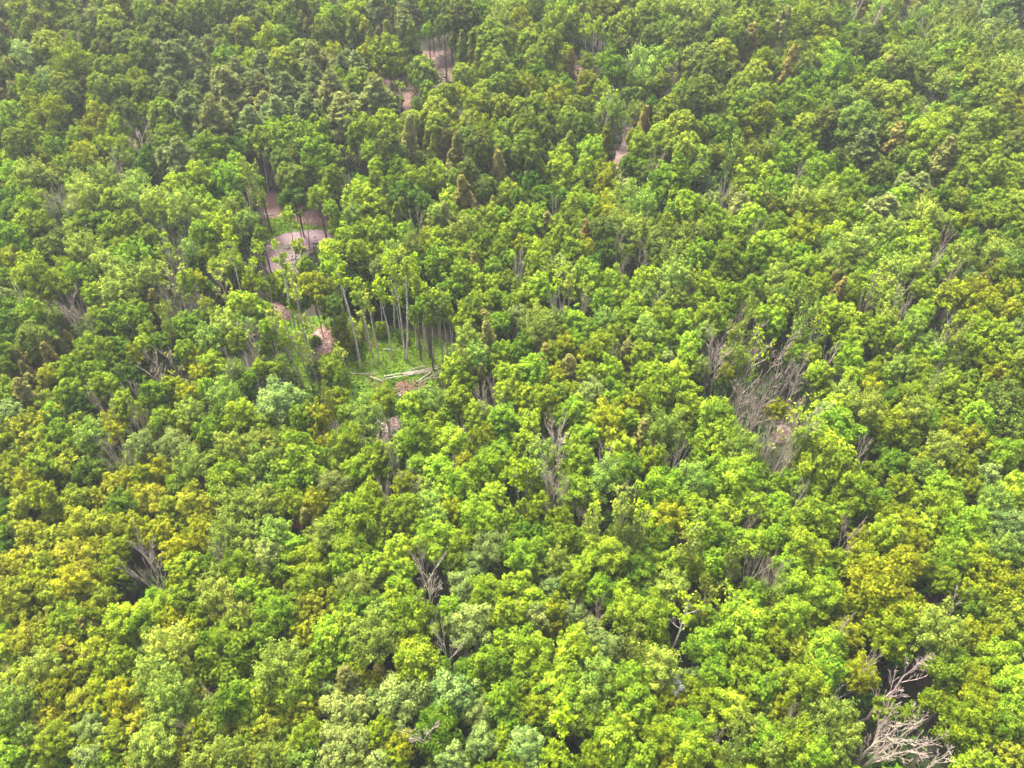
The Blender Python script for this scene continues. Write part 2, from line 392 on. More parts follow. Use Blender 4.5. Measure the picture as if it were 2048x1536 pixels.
# ------------------------------------------------------------------ tree kinds
# code: (name, words, centre height m, crown width factor, leaf colour, variants key)
KINDS = {
 'm': ("maple_tree", "lime green maple", 12.5, (0.172, 0.275, 0.016), 'maple'),
 'g': ("broadleaf_tree", "mid green broadleaf tree", 12.0, (0.115, 0.195, 0.012), 'maple'),
 'd': ("broadleaf_tree", "dark green broadleaf tree", 10.8, (0.062, 0.125, 0.012), 'maple'),
 'y': ("golden_tree", "olive yellow tree", 12.0, (0.180, 0.232, 0.010), 'tuft'),
 'e': ("golden_tree", "golden yellow tree", 11.0, (0.215, 0.275, 0.020), 'tuft'),
 'h': ("poplar_tree", "pale green feathery tree", 13.0, (0.180, 0.265, 0.034), 'feather'),
 'o': ("oak_tree", "round domed green oak", 15.0, (0.155, 0.225, 0.020), 'oak'),
 'O': ("oak_tree", "round domed dark olive oak", 14.5, (0.100, 0.145, 0.020), 'oak'),
 's': ("willow_tree", "silvery grey-green tree", 12.0, (0.170, 0.245, 0.055), 'silver'),
 'p': ("pine_tree", "layered grey-green pine", 14.0, (0.170, 0.215, 0.055), 'pine'),
 'c': ("cedar_tree", "narrow green conical cedar", 10.5, (0.150, 0.190, 0.022), 'cone'),
 't': ("cedar_tree", "bronze brown conical cedar", 10.5, (0.180, 0.180, 0.040), 'cone'),
 'a': ("birch_tree", "sparse pale-stemmed birch", 16.5, (0.175, 0.235, 0.030), 'birch'),
 'n': ("bare_tree", "leafless grey tree", 16.0, None, 'bare'),
 'N': ("bare_tree", "wide leafless grey tree", 17.5, None, 'bare'),
}
HZ = {'maple': 0.68, 'tuft': 0.66, 'feather': 0.74, 'oak': 0.60, 'silver': 0.60, 'pine': 0.62, 'cone': 1.1, 'birch': 0.8, 'bare': 0.75}
def make_variants(hi):
    q = 1.8 if hi else 1.0; lf = 0.72 if hi else 1.0
    D = {}
    D['maple'] = [crown_round(100+i, 50+6*(i % 4), int(40*q), HZ['maple'], 0.140, 0.070*lf, -0.55, 0.20+0.06*(i % 3), 1.25, 0.5).mesh("maple_crown", [M_LEAF, M_LIMB]) for i in range(10)]
    D['tuft'] = [crown_round(200+i, 58, int(36*q), HZ['tuft'], 0.125, 0.066*lf, -0.45, 0.26, 1.2, 0.7).mesh("tuft_crown", [M_LEAF, M_LIMB]) for i in range(7)]
    D['feather'] = [crown_round(300+i, 46, int(40*q), HZ['feather'], 0.125, 0.062*lf, -0.45, 0.24, 1.6, 1.3).mesh("feather_crown", [M_LEAF, M_LIMB]) for i in range(8)]
    D['oak'] = [crown_round(400+i, 100, int(28*q), HZ['oak'], 0.112, 0.066*lf, -0.60, 0.13, 0.95, 0.0).mesh("oak_crown", [M_LEAF, M_LIMB]) for i in range(8)]
    D['silver'] = [crown_round(500+i, 66, int(36*q), HZ['silver'], 0.115, 0.058*lf, -0.4, 0.2, 1.0, 0.5, limb=M_LIMBP).mesh("silver_crown", [M_LEAF, M_LIMBP]) for i in range(6)]
    D['pine'] = [crown_pine(600+i, 8+(i % 3), 0.085*lf).mesh("pine_crown", [M_NEEDLE, M_LIMB]) for i in range(5)]
    D['cone'] = [crown_cone(700+i, 0.095*lf, HZ['cone'], 60, 0.8+0.15*(i % 3)).mesh("cedar_crown", [M_NEEDLE, M_LIMB]) for i in range(5)]
    return D
VAR = {False: make_variants(False), True: make_variants(True)}
def simple_trunk(seed, sides=6):
    r = np.random.default_rng(seed); P = [np.array([0, 0, 0.0])]
    for i in range(5): P.append(np.array([r.normal(0, 0.25), r.normal(0, 0.25), (i+1)/5]))
    rad = [1.5, 1.0, 0.9, 0.8, 0.65, 0.45]
    segs = [[*P[i], *P[i+1], rad[i], rad[i+1]] for i in range(5)]
    V, Q = tubes(segs, sides); A = Acc(); A.add(V, Q); return A.mesh("trunk", [M_BARK])
TRUNKS = [simple_trunk(i) for i in range(5)]
# unit birches and bare trees (height 1 at width w/h given), for canopy ones
def birch_unit(seed, aspect, leaf, frac, limbs=9, thick=0.011):
    r = np.random.default_rng(seed); H = 16.0; W = H*aspect
    T_, B_, tips, _ = skeleton(r, H, W*0.85, thick*H, 0.5, limbs, 4, 2, 1.2, (r.normal(0, .5), r.normal(0, .5)))
    A = Acc(); V, Q = tubes(T_, 6); A.add(V, Q); tm = A.mesh("birch_trunk", [M_BARK])
    A = Acc(); V, Q = tubes(B_, 3); A.add(V, Q, 1)
    V, Q, tn = leaf_tufts(tips, r, leaf, 0.30, 0.42, frac); A.add(V, Q, 0, tn)
    return tm, A.mesh("birch_crown", [M_LEAF, M_LIMBP])
BIRCH = [birch_unit(800+i, 0.30+0.04*(i % 3), 9, 0.9) for i in range(6)]
def bare_unit(seed, aspect, fork, up, limbs=8, subs=6, tw=5):
    r = np.random.default_rng(seed); H = 14.0; W = H*aspect
    T_, B_, tips, _ = skeleton(r, H, W, 0.011*H, fork, limbs, subs, tw, up, (r.normal(0, .8), r.normal(0, .8)))
    A = Acc(); V, Q = tubes(T_, 6); A.add(V, Q); tm = A.mesh("bare_trunk", [M_BARK])
    A = Acc(); B_[:, 6:] = B_[:, 6:]*1.15+0.014; V, Q = tubes(B_, 3); A.add(V, Q, 0); return tm, A.mesh("bare_branches", [M_BARK])
BARE = [bare_unit(900+i, 0.40+0.06*(i % 3), 0.38+0.06*(i % 2), 1.0, 8, 5, 4) for i in range(8)]
BAREW = [bare_unit(950+i, 0.85, 0.30, 0.7, 9, 6, 4) for i in range(4)]

# ------------------------------------------------------------------ where every tree stands, read off the photograph
DATA = """T 0 0
5 5 12 h 18 9 18 o 35 6 22 O 48 4 10 s 58 3 10 s 69 4 10 t 80 3 12 o 96 8 18 o 108 3 10 m 125 6 13 t 140 5 13 t 152 8 12 o 168 8 22 o 192 9 22 O
5 19 10 t 20 20 14 m 45 16 30 o 76 15 13 s 90 17 16 o 105 9 14 h 118 12 16 o 135 17 18 o 150 14 16 o 205 18 12 O
38 28 26 O 72 25 10 s 59 24 14 O 88 25 15 o 106 25 9 y 119 23 9 c 140 22 14 g 152 26 14 g 165 28 8 d 178 28 12 O 195 24 14 o
8 33 12 t 25 33 14 g 40 39 20 o 64 43 18 n 68 36 16 O 88 34 14 g 102 37 16 O 128 31 22 O 115 44 18 o 100 47 13 g 
22 49 20 s 45 49 10 y 57 51 14 y 62 59 28 y 88 57 18 o 12 64 13 t 38 61 12 s 130 46 14 p 142 55 22 p 160 50 14 p 178 39 10 m 180 50 16 m 195 40 12 c 201 47 10 m
3 58 12 O 22 74 16 y 48 66 12 o 58 76 14 O 38 70 13 s 80 70 16 o 97 70 14 o 110 66 14 y 122 50 8 c 122 62 14 d 80 78 9 t 118 76 18 O 138 77 15 p 162 68 12 p 175 60 10 g 190 60 14 p 185 76 22 p 203 68 12 p
5 84 12 t 15 85 12 t 35 83 14 d 48 83 14 y 62 90 14 d 78 88 14 m 100 88 14 O 104 95 8 n 118 88 10 m 130 92 18 o 153 92 20 p 172 100 20 p 200 98 14 p 135 82 12 O
40 97 26 y 10 92 14 m 6 103 12 g 24 106 13 m 80 98 18 y 98 101 14 m 62 110 12 g 45 111 9 d 15 114 18 o 32 114 14 y 85 118 14 y 112 116 22 N 140 108 16 g 133 118 14 g 170 122 20 g 145 128 18 p 190 120 14 d 201 115 11 m
8 128 10 m 25 122 10 m 45 122 14 g 60 118 12 g 70 128 16 y 92 128 12 n 55 132 12 g 120 135 20 d 140 140 20 d 160 143 18 m 185 146 18 m 203 142 14 a
12 140 16 m 30 142 18 h 48 143 10 n 48 136 12 y 70 142 14 d 88 146 14 h 100 142 10 n 110 146 14 h 15 152 14 m 60 151 12 m 143 151 18 m
T 512 0
5 15 16 g 22 18 18 g 30 4 14 o 45 4 12 m 52 8 12 O 28 26 16 d 42 13 9 c 60 6 12 p 70 4 12 g 80 12 18 m 97 8 14 p 106 6 10 d 122 10 14 p 140 6 16 g 155 6 12 O 165 14 22 O 180 12 16 g 195 10 14 h
8 28 14 g 20 30 12 o 38 23 9 t 60 18 18 m 55 28 16 O 65 32 10 c 77 26 10 c 100 18 16 t 112 18 9 c 118 18 12 p 128 16 10 g 138 26 9 m 150 20 12 O 182 18 18 g 195 22 16 h
15 40 22 y 36 42 14 o 50 40 12 g 62 43 12 y 78 32 12 c 92 30 9 c 106 29 9 c 123 30 8 c 165 42 10 c 174 44 12 c 190 36 24 o 203 30 10 o
22 52 18 o 5 52 12 p 18 62 16 p 48 52 18 p 68 53 12 p 80 52 12 p 87 45 12 y 106 46 22 m 110 58 14 g 133 60 24 o 65 64 12 m 35 60 12 m 48 66 14 p 118 74 12 a 180 50 12 c 192 52 18 o 202 60 12 o
27 76 18 p 25 72 10 y 5 70 12 p 8 84 12 p 45 78 12 p 62 78 22 p 82 66 16 o 96 82 22 p 3 93 10 t 165 60 14 o 180 66 14 g 195 68 14 o 205 70 10 y
42 94 20 p 18 90 14 p 59 90 14 m 70 95 24 p 85 100 10 g 15 104 12 m 30 100 10 y 110 86 14 d 130 84 10 O 145 92 22 o 160 80 16 y 178 84 18 o 195 88 18 o 152 77 14 o
48 110 20 g 25 112 20 g 5 110 12 m 85 110 20 m 105 104 20 y 105 118 18 O 120 110 12 y 145 100 16 o 135 108 12 t 160 98 8 t 172 100 16 o 185 108 18 y 200 104 12 o
6 124 13 a 48 124 24 g 20 130 14 O 82 133 16 n 92 122 12 m 96 134 10 m 122 122 18 t 138 118 9 c 140 130 9 c 150 120 12 t 158 132 16 t 180 120 20 O 198 120 14 o
28 142 18 O 45 138 16 g 62 142 14 g 2 146 8 m 72 146 10 n 85 150 12 m 96 144 10 g 115 140 16 g 128 146 16 g 148 144 14 g 170 138 14 O 195 140 16 t 165 150 14 c 105 150 12 g 185 134 10 c
T 1024 0
5 8 14 o 18 5 14 o 30 8 12 h 36 12 10 o 52 4 10 g 66 6 12 g 88 6 20 o 75 10 14 O 108 8 16 o 128 5 14 h 142 6 16 g 160 6 14 g 185 8 18 g 202 6 10 g
5 25 20 y 14 35 16 o 20 17 16 g 40 25 26 g 55 17 9 t 70 15 20 O 92 22 20 o 105 12 12 o 118 24 14 g 130 14 20 h 146 18 16 h 160 12 16 h 185 20 16 o 200 18 14 g
85 30 14 g 30 38 18 o 112 30 14 O 140 34 22 O 168 24 14 o 180 30 14 o 195 32 16 y 160 38 14 g 98 41 18 n 112 44 12 n 90 38 12 O 120 40 14 y 205 28 12 o
8 42 14 g 20 50 18 o 38 50 16 y 60 50 10 y 72 50 10 m 80 46 12 g 82 58 16 g 105 58 22 h 125 52 14 g 130 62 12 a 150 50 22 O 168 46 18 o 185 46 18 t 200 50 14 y 155 60 20 O
5 56 14 g 20 60 14 g 30 68 12 g 60 66 26 o 45 62 12 t 5 70 14 y 105 70 14 h 120 66 12 o 160 70 20 g 178 60 14 O 195 62 20 o 185 72 20 o
14 72 12 y 35 82 16 y 78 78 18 a 72 72 10 m 100 80 20 d 135 78 14 m 50 84 12 o 18 92 22 o 6 86 12 o 198 76 14 o 112 86 10 d
45 96 14 o 78 92 18 h 35 100 16 g 150 88 34 O 125 92 20 o 185 93 24 o 60 90 14 g 203 90 12 o 105 102 12 t 170 98 14 o
10 108 22 o 55 104 16 g 75 104 12 t 135 104 22 o 120 110 18 o 148 108 14 o 190 105 24 y 160 102 14 o 33 114 10 t 47 118 9 c 62 122 16 m 12 120 20 o 75 118 12 c 172 116 20 g
28 126 14 d 5 128 12 g 103 122 18 g 115 130 16 n 112 124 14 g 140 118 18 o 150 126 16 o 175 126 16 a 188 124 16 a 203 122 10 o 5 142 14 d
38 138 18 m 55 144 20 g 75 142 18 y 88 150 12 h 92 134 12 g 108 138 14 g 125 148 24 g 135 138 14 y 148 146 12 d 168 150 12 n 190 145 24 m 203 138 10 m 15 148 16 d
T 1536 0
8 8 14 g 30 6 14 h 55 4 12 h 70 6 14 t 90 8 14 h 103 3 10 a 128 4 8 a 135 4 7 a 145 4 10 s 158 5 12 s 170 4 10 a 182 6 14 h 198 4 12 p
8 18 14 h 32 14 14 g 45 14 12 o 55 14 11 m 68 12 12 n 82 18 14 n 92 14 16 h 108 14 9 a 120 18 12 h 130 16 14 h 145 18 16 s 160 12 10 a 175 12 12 s 190 20 14 s 203 14 10 a
25 28 26 y 40 20 18 o 52 26 14 g 66 30 14 g 80 28 18 g 98 30 16 g 112 30 14 g 125 24 12 n 140 24 14 h 158 24 13 h 176 22 10 s 186 32 14 a 198 32 12 s 100 20 10 a
6 38 18 t 20 48 16 g 42 36 18 y 60 36 14 g 78 42 20 O 100 40 16 g 120 38 14 g 135 36 14 h 152 34 14 h 168 36 14 h 185 40 14 h 200 42 10 a 175 48 12 a
8 56 14 g 48 48 18 m 66 52 16 g 98 50 20 o 118 50 18 h 150 46 18 m 168 56 12 g 183 50 14 g 195 52 12 h 30 54 14 O 132 56 16 g 205 60 12 n
16 62 16 t 32 66 14 g 55 66 26 g 85 60 14 o 105 58 18 O 120 60 14 O 145 60 16 g 165 64 16 o 190 64 18 h 202 72 12 h
18 76 16 g 5 78 14 g 70 70 16 g 88 68 16 t 100 80 14 o 85 76 18 o 122 74 12 t 138 68 14 h 155 72 14 g 140 80 16 n 178 72 16 h 195 76 16 g
25 88 18 g 8 96 18 g 40 82 18 g 60 90 26 O 78 86 20 O 100 84 24 o 118 88 12 h 126 92 9 n 150 86 14 h 172 80 18 o 185 84 18 o 158 92 14 g 203 92 12 y
45 98 18 O 30 100 14 o 72 102 30 O 95 100 18 O 110 104 16 m 132 98 18 g 145 96 14 o 168 102 20 o 182 108 16 g 190 98 14 g 202 104 14 O
6 112 12 a 27 116 12 m 32 124 12 m 45 112 16 d 58 116 12 d 72 116 24 y 98 110 18 O 125 112 26 m 145 108 18 g 160 112 14 o 172 122 12 g 198 116 16 O 195 124 16 O 30 104 10 p
10 132 18 m 55 126 10 O 75 128 22 p 95 128 18 t 105 126 12 o 132 126 22 g 152 126 18 o 182 122 14 m 165 126 14 o 180 136 16 o 196 134 16 m
25 138 9 n 42 140 22 m 64 144 14 m 90 140 16 O 110 138 18 d 132 144 22 t 155 144 20 g 175 144 16 y 192 146 18 g 120 150 14 p 28 149 10 m 8 150 14 m 50 152 18 m 90 152 12 g 165 152 16 m
T 0 384
3 8 12 d 15 4 14 g 10 16 14 g 33 6 12 y 26 14 18 m 22 25 16 m 41 6 10 N 51 4 10 N 70 10 26 h 92 8 16 m 110 8 20 h 92 22 12 d 48 18 16 d 58 20 12 m 60 12 12 g
3 30 10 m 10 24 12 d 35 30 20 g 15 36 10 g 48 38 14 O 72 30 20 g 68 26 12 m 85 24 14 g 90 36 18 m 97 46 14 y 105 26 14 m 110 36 12 g 127 12 20 h 127 24 16 n 116 28 12 n 120 38 14 g
150 18 22 h 170 14 14 m 186 16 12 h 160 6 14 m 145 4 12 m 197 9 12 n 178 32 20 m 198 26 16 h 165 38 18 m 150 40 12 n 145 52 16 n 132 48 18 a 112 56 24 m 95 54 16 g
12 44 22 m 12 58 24 y 40 48 20 O 35 58 16 d 68 52 26 h 85 58 16 h 60 68 16 g 52 62 14 y 55 76 14 y 78 70 14 d 75 82 16 m 100 70 20 h 118 72 20 h 95 84 24 h 100 60 18 m
30 72 28 m 5 72 14 g 5 85 14 s 14 80 8 n 35 86 18 y 35 93 8 n 60 98 24 N 15 98 22 g 30 104 24 g 12 112 24 d 28 118 24 O 45 100 10 O 78 102 16 g 82 110 16 g 44 120 14 d 57 120 9 t 65 112 12 d
105 104 22 g 112 95 14 g 125 92 14 t 132 100 14 a 104 115 14 n 118 112 12 g 140 84 20 N 160 88 12 n 158 72 14 y 150 72 14 m 140 68 12 h 150 108 20 g 138 110 12 d 168 100 14 g 182 110 22 h 195 95 24 m 170 120 20 h 190 120 16 m 197 108 12 h
165 78 12 d 165 90 10 y 185 60 18 m 200 52 12 a 200 72 12 y 172 60 10 m 202 110 8 a 202 122 8 n
8 130 16 g 5 140 12 g 20 138 14 t 25 148 12 t 42 136 14 t 40 148 14 y 58 144 20 g 68 132 16 g 84 128 16 g 78 146 18 m 85 136 14 g 100 130 18 d 112 130 16 y 120 142 18 n 98 146 14 d 128 122 14 g 138 136 12 n 148 128 14 g 115 122 12 m
155 136 14 y 170 140 20 m 160 146 14 y 183 138 10 n 188 146 16 h 201 148 10 m 195 138 10 n 105 140 12 d 130 130 14 a 145 146 10 d
T 512 384
4 35 10 g 3 48 10 a 50 6 14 m 30 8 18 d 60 14 10 m 85 10 24 m 98 14 14 m 78 20 14 h 88 27 9 y 83 33 12 m 113 19 9 c 118 8 20 d 135 12 14 d 106 12 8 c
128 26 14 n 145 20 12 h 155 16 12 m 168 10 18 t 190 12 8 c 150 26 14 t 170 24 14 m 186 24 16 m 202 24 12 g 165 36 22 h 120 34 14 m 100 34 18 m 137 36 12 y 73 38 16 m 60 48 16 m 80 48 14 m 60 62 16 m
125 44 14 h 110 52 16 h 148 46 22 m 148 58 22 m 172 52 16 m 165 64 14 m 125 60 14 m 180 40 14 g 195 44 14 g 203 54 10 m 97 62 12 s 175 62 12 t 190 62 14 g 200 72 14 g 155 82 20 g 146 94 16 h 135 90 12 m 170 95 14 h
40 60 12 g 25 70 14 y 45 78 20 y 35 88 16 g 55 80 20 y 60 92 14 d 15 75 14 y 5 75 10 y 22 82 12 g 70 110 20 y 75 120 16 y 62 122 16 m 90 80 10 d 100 110 10 g 118 116 8 g 
168 106 22 y 178 90 16 m 190 86 14 g 203 90 12 m 195 106 16 g 170 120 18 h 187 124 18 t 200 130 16 m 185 140 14 t 160 145 24 m 180 150 14 t 198 145 14 m 165 135 12 h 128 98 12 g 138 104 8 g
6 96 14 m 10 110 14 m 5 125 10 g 12 145 16 m 20 135 8 h 60 142 16 m 68 150 12 m 46 140 12 g 30 148 10 h 3 140 10 m 48 120 8 g 34 116 8 m 190 74 12 m
T 1024 384
5 5 10 d 25 8 20 d 8 18 12 m 50 9 12 m 62 9 10 m 35 12 8 n 20 22 16 m 50 22 14 g 68 16 12 m 78 18 14 y 78 8 12 y 92 6 18 h 88 14 12 h 105 16 18 h 118 8 14 g 140 16 22 m 128 18 12 g 158 10 14 s 170 6 16 n 182 14 18 p 195 5 16 m 200 14 12 t
5 28 12 g 12 34 12 m 27 32 12 t 40 34 12 m 42 40 10 y 57 30 16 g 58 38 12 t 72 30 16 O 85 28 16 h 90 24 14 y 107 30 16 y 105 36 16 N 122 28 14 y 118 38 16 O 86 36 10 n 145 36 18 h 163 22 16 m 160 36 18 g 190 26 22 m 178 36 18 m 195 34 12 n 175 44 12 m
8 44 14 y 30 48 14 g 48 50 18 m 60 46 12 y 75 50 20 d 90 50 12 g 108 52 16 n 88 58 14 n 128 50 18 a 118 58 12 m 150 54 22 g 170 54 20 g 198 46 18 m 192 60 20 g 163 62 12 m 5 58 12 n 20 58 18 m 30 64 10 h 38 58 12 s 65 60 14 d 
22 78 18 m 42 68 16 h 28 82 12 m 44 80 14 a 34 86 12 n 60 74 24 g 80 74 20 m 107 70 16 m 128 74 24 h 98 80 14 m 99 90 14 m 72 88 16 m 58 90 12 n 110 86 14 h 118 90 8 n 132 86 14 h 145 74 12 n 148 88 12 m 155 76 14 m 175 83 18 m 192 76 14 m 203 82 8 m 152 68 12 n
5 76 10 h 12 90 22 g 5 84 10 g 5 100 16 s 25 102 14 y 38 96 14 n 22 112 26 h 35 104 14 h 50 106 18 m 62 112 14 m 75 104 16 h 80 114 14 m 92 102 18 m 118 102 18 m 105 100 12 m 108 112 18 h 135 106 18 m 158 98 18 m 165 106 12 m 190 96 14 a 182 100 14 n 180 110 14 a 200 98 12 m 95 92 10 m
10 125 18 g 3 132 14 g 42 122 14 y 18 128 12 t 52 122 14 m 32 130 16 y 72 128 26 m 60 130 12 y 88 122 12 t 125 122 18 g 142 122 18 m 155 114 14 h 125 132 10 s 105 134 22 m 140 136 20 m 160 132 18 n 150 142 14 h 130 146 20 m 105 148 18 m 80 144 18 m 80 128 8 n 
5 146 14 m 15 148 24 m 28 140 16 t 45 146 18 t 60 144 14 m 65 150 12 m 115 142 12 m 175 132 16 h 185 130 16 a 198 124 14 a 190 142 18 N 200 148 14 N 172 146 14 y 195 112 14 n 120 128 12 m
T 1536 384
4 10 12 y 12 4 12 m 25 10 16 h 22 18 14 t 45 14 22 h 55 4 14 g 62 14 12 m 72 4 14 g 85 5 12 d 105 10 18 m 92 16 20 p 75 14 12 g 112 3 14 p 122 14 14 h 140 12 22 g 155 5 12 o 180 10 16 g 200 12 22 o
35 24 26 y 10 28 16 g 60 22 16 m 50 26 10 h 75 28 18 g 84 26 12 m 96 28 10 m 125 22 18 h 145 26 14 m 158 24 14 y 185 22 18 g 200 30 16 g 118 36 18 m 80 34 14 O 28 38 22 y 8 42 18 m 52 38 18 m 70 46 22 h 95 38 20 h 128 40 14 m 140 40 14 n 160 42 16 g 178 40 14 g 192 38 16 g 203 44 12 o
8 52 16 m 25 52 16 g 32 60 16 m 48 58 16 h 62 56 12 g 88 54 20 m 115 50 22 m 130 48 10 m 135 52 12 n 150 56 20 h 165 60 12 g 180 52 16 h 195 58 16 h 110 62 14 m 120 60 14 h 78 64 14 m 72 74 18 m 100 66 20 h 148 66 12 n 160 70 14 s 175 66 10 t 188 66 18 g
8 70 16 h 22 76 16 m 40 76 16 m 30 86 18 a 10 86 14 h 55 82 12 t 70 84 12 g 85 74 12 a 90 80 14 n 80 86 12 n 107 80 14 n 120 78 12 m 95 90 20 h 110 92 12 n 122 72 12 m 145 84 22 y 165 86 26 y 178 72 14 t 190 80 16 y 202 88 14 g 195 94 12 y 172 98 24 y 150 95 12 n 125 95 14 m 130 86 10 d
8 95 18 m 30 100 18 a 48 92 14 m 60 100 18 m 52 104 20 g 38 104 10 n 78 104 12 g 75 96 12 g 95 104 16 h 120 102 16 m 142 104 18 a 155 102 12 m 112 112 18 h 88 114 22 m 70 118 16 m 105 120 16 m 118 130 12 m 128 122 12 h 150 116 20 a 168 112 22 m 182 118 24 m 200 112 14 s 140 120 10 n
5 108 16 n 5 120 14 n 25 114 12 h 45 112 16 a 35 122 14 a 50 130 12 n 12 130 14 g 22 130 14 m 10 142 20 N 35 130 14 m 62 128 18 m 65 138 22 m 88 132 16 n 100 132 12 t 85 144 16 y 105 142 18 h 122 142 16 m 135 130 16 m 160 126 18 m 135 146 8 n 150 138 16 O 170 136 20 y 190 136 20 y 200 148 16 y 180 148 20 y 145 151 16 m 40 146 18 m 22 148 12 n 68 150 16 m 160 150 14 d 203 132 10 o
T 0 768 4.034
4 7 10 g 4 15 14 s 14 8 11 t 23 10 12 e 36 5 12 m 40 11 10 d 34 14 10 e 48 5 10 g 52 11 11 n 66 5 9 n 62 12 12 m 67 18 12 n 76 6 12 g 86 4 12 y 95 6 10 y 103 3 9 m 112 9 16 h 122 2 10 g 121 17 14 m 95 16 12 h 82 20 12 m 56 19 10 y 41 20 12 e 93 21 10 e 118 22 10 g
12 24 13 e 3 27 12 e 20 28 10 e 30 27 14 m 46 28 14 h 57 25 10 y 56 34 12 n 61 31 8 n 70 32 14 s 86 32 16 s 103 26 12 g 99 34 8 t 115 33 14 h 125 30 10 h 37 35 12 g 25 36 12 g 8 38 11 e 20 40 12 m 35 42 13 e 47 45 14 d 15 48 12 y 3 48 12 e 97 44 18 h 114 48 18 m 79 45 14 y 70 46 10 y 104 37 8 g 124 42 8 g
22 56 13 y 38 58 13 e 12 60 12 e 27 63 10 e 4 64 11 d 48 57 10 e 58 51 13 e 60 60 12 g 75 58 16 e 84 61 10 e 96 58 14 e 88 50 10 g 100 66 12 e 106 62 9 e 118 64 18 h 122 55 10 s 114 76 16 h 125 74 10 h
5 72 12 e 16 75 12 e 26 78 13 e 42 70 15 e 54 71 14 e 63 70 12 e 70 88 26 N 80 75 12 y 88 84 14 y 98 75 12 y 36 86 15 e 48 84 12 e 58 82 12 y 12 88 13 e 22 90 12 e 4 90 10 e 92 92 14 m 108 84 10 n 119 92 16 g 104 90 10 g 44 94 12 e 126 82 8 h 56 93 12 y 
T 512 768 4.034
12 10 22 s 24 19 14 g 4 22 12 g 30 18 14 y 40 9 12 y 45 16 10 m 54 18 18 h 35 6 8 a 64 10 15 m 78 13 14 m 88 12 16 h 100 9 14 m 113 8 12 n 119 5 10 n 110 17 14 m 122 19 14 g 123 5 10 m 66 26 14 N 41 22 8 n 94 19 10 g
6 30 12 h 20 32 14 y 10 40 14 h 45 30 16 m 60 36 14 m 80 27 16 m 96 30 16 m 112 29 14 y 120 34 10 m 35 30 8 y 71 41 10 n 80 41 10 m 114 44 18 m 104 40 10 y 90 44 14 m 25 45 28 m 124 40 10 m 52 44 16 g 38 52 16 s 57 53 10 y 74 50 12 y 79 48 8 n 63 52 6 n 100 52 16 m 118 56 12 m
5 60 14 h 18 62 16 m 30 60 14 y 50 68 24 m 26 70 11 t 73 64 16 g 86 60 12 h 97 64 14 y 108 66 16 m 116 69 12 m 126 66 8 m 10 75 14 h 35 77 16 h 6 86 14 s 18 82 14 m 27 88 16 m 48 83 18 g 71 83 14 m 90 80 20 m 81 85 10 n 116 82 16 s 64 75 8 d 102 82 8 g 124 84 8 m 42 91 12 m 58 92 14 m 74 92 10 m 100 91 12 g 108 91 16 s 88 93 10 n 38 80 8 d 62 92 10 m 
T 1024 768 4.034
5 8 14 y 15 8 12 m 8 20 12 m 26 17 12 m 31 12 11 m 22 28 16 N 12 30 8 n 39 6 16 s 52 8 14 m 72 9 22 g 86 4 10 m 88 13 14 m 58 19 10 m 48 18 16 y 38 26 10 m 52 27 10 y 64 30 14 t 75 26 18 h 47 36 12 n 32 38 14 m 14 38 14 h 80 35 12 n 70 40 14 y 100 18 18 m 102 30 20 m 92 38 10 g 113 10 14 N 122 10 10 n 115 18 10 n 125 28 12 N 114 34 16 h 
4 45 10 m 20 52 12 N 12 46 12 h 32 54 16 m 46 48 16 h 57 44 16 g 75 53 20 m 88 49 16 h 112 48 22 m 120 46 14 m 100 42 12 g 57 54 10 s 66 60 9 n 12 62 14 y 24 70 14 y 41 70 12 a 53 66 12 a 62 72 12 a 78 68 16 y 90 63 14 m 105 65 14 m 118 60 12 m 118 68 10 n 97 74 16 m 108 80 16 m 
4 74 12 g 5 86 16 m 14 84 12 g 25 78 14 g 24 90 14 h 46 86 18 m 36 78 12 g 60 84 16 h 72 80 16 g 88 80 14 a 80 90 14 m 100 90 14 m 64 92 16 g 88 92 12 y 116 80 14 m 123 76 8 m 122 91 10 N 111 88 12 a 34 92 10 m 50 76 10 g 74 90 10 g
T 1536 768 4.034
5 5 12 N 14 4 12 N 5 14 10 y 16 20 18 N 5 26 14 N 20 10 12 N 9 36 14 N 18 30 14 a 28 5 10 g 37 7 12 h 49 4 12 y 33 13 12 m 32 24 22 m 48 16 18 h 58 22 18 y 47 32 8 n 55 33 10 d 62 8 10 g 70 7 12 g 80 11 10 y 72 16 14 h 79 21 12 g 68 28 12 g 90 5 14 m 103 18 14 m 96 12 8 g 117 10 20 O 100 28 12 y 90 24 12 y 118 22 14 h 116 37 16 m 125 34 8 y 108 32 10 y
27 41 26 m 5 50 10 m 15 53 8 n 5 60 12 m 22 66 18 m 42 56 20 g 62 40 12 g 75 45 13 h 86 34 16 h 65 52 12 y 95 42 14 y 108 47 14 s 122 52 14 m 85 52 14 m 78 38 8 y 50 46 12 g 56 58 10 g 100 52 10 y 112 60 14 h 124 60 8 m 66 70 16 y 94 72 22 m 85 64 18 m 103 68 12 m 
8 68 12 m 38 75 14 n 46 78 12 y 4 76 10 m 15 80 16 m 25 86 14 m 58 75 14 m 78 72 12 m 90 86 16 m 118 72 18 s 104 88 14 y 116 84 14 h 126 78 8 h 98 90 10 d 66 90 16 y 35 90 12 y 50 90 12 y 10 92 14 m 112 92 12 y 124 92 10 s 60 64 12 y 2 92 10 N 30 74 8 m 78 90 10 m 72 80 12 y
T 0 1152 4.034
12 15 24 e 4 6 10 e 18 3 14 y 36 4 16 y 27 10 12 e 14 34 20 e 35 24 18 g 23 25 10 e 34 36 12 y 52 12 14 e 44 19 10 y 62 23 18 m 73 22 16 m 90 4 12 y 88 12 12 m 84 24 14 y 108 12 18 h 100 18 12 g 118 22 16 h 122 8 12 m 47 30 12 t 50 40 18 m 48 45 11 t 60 43 14 m 
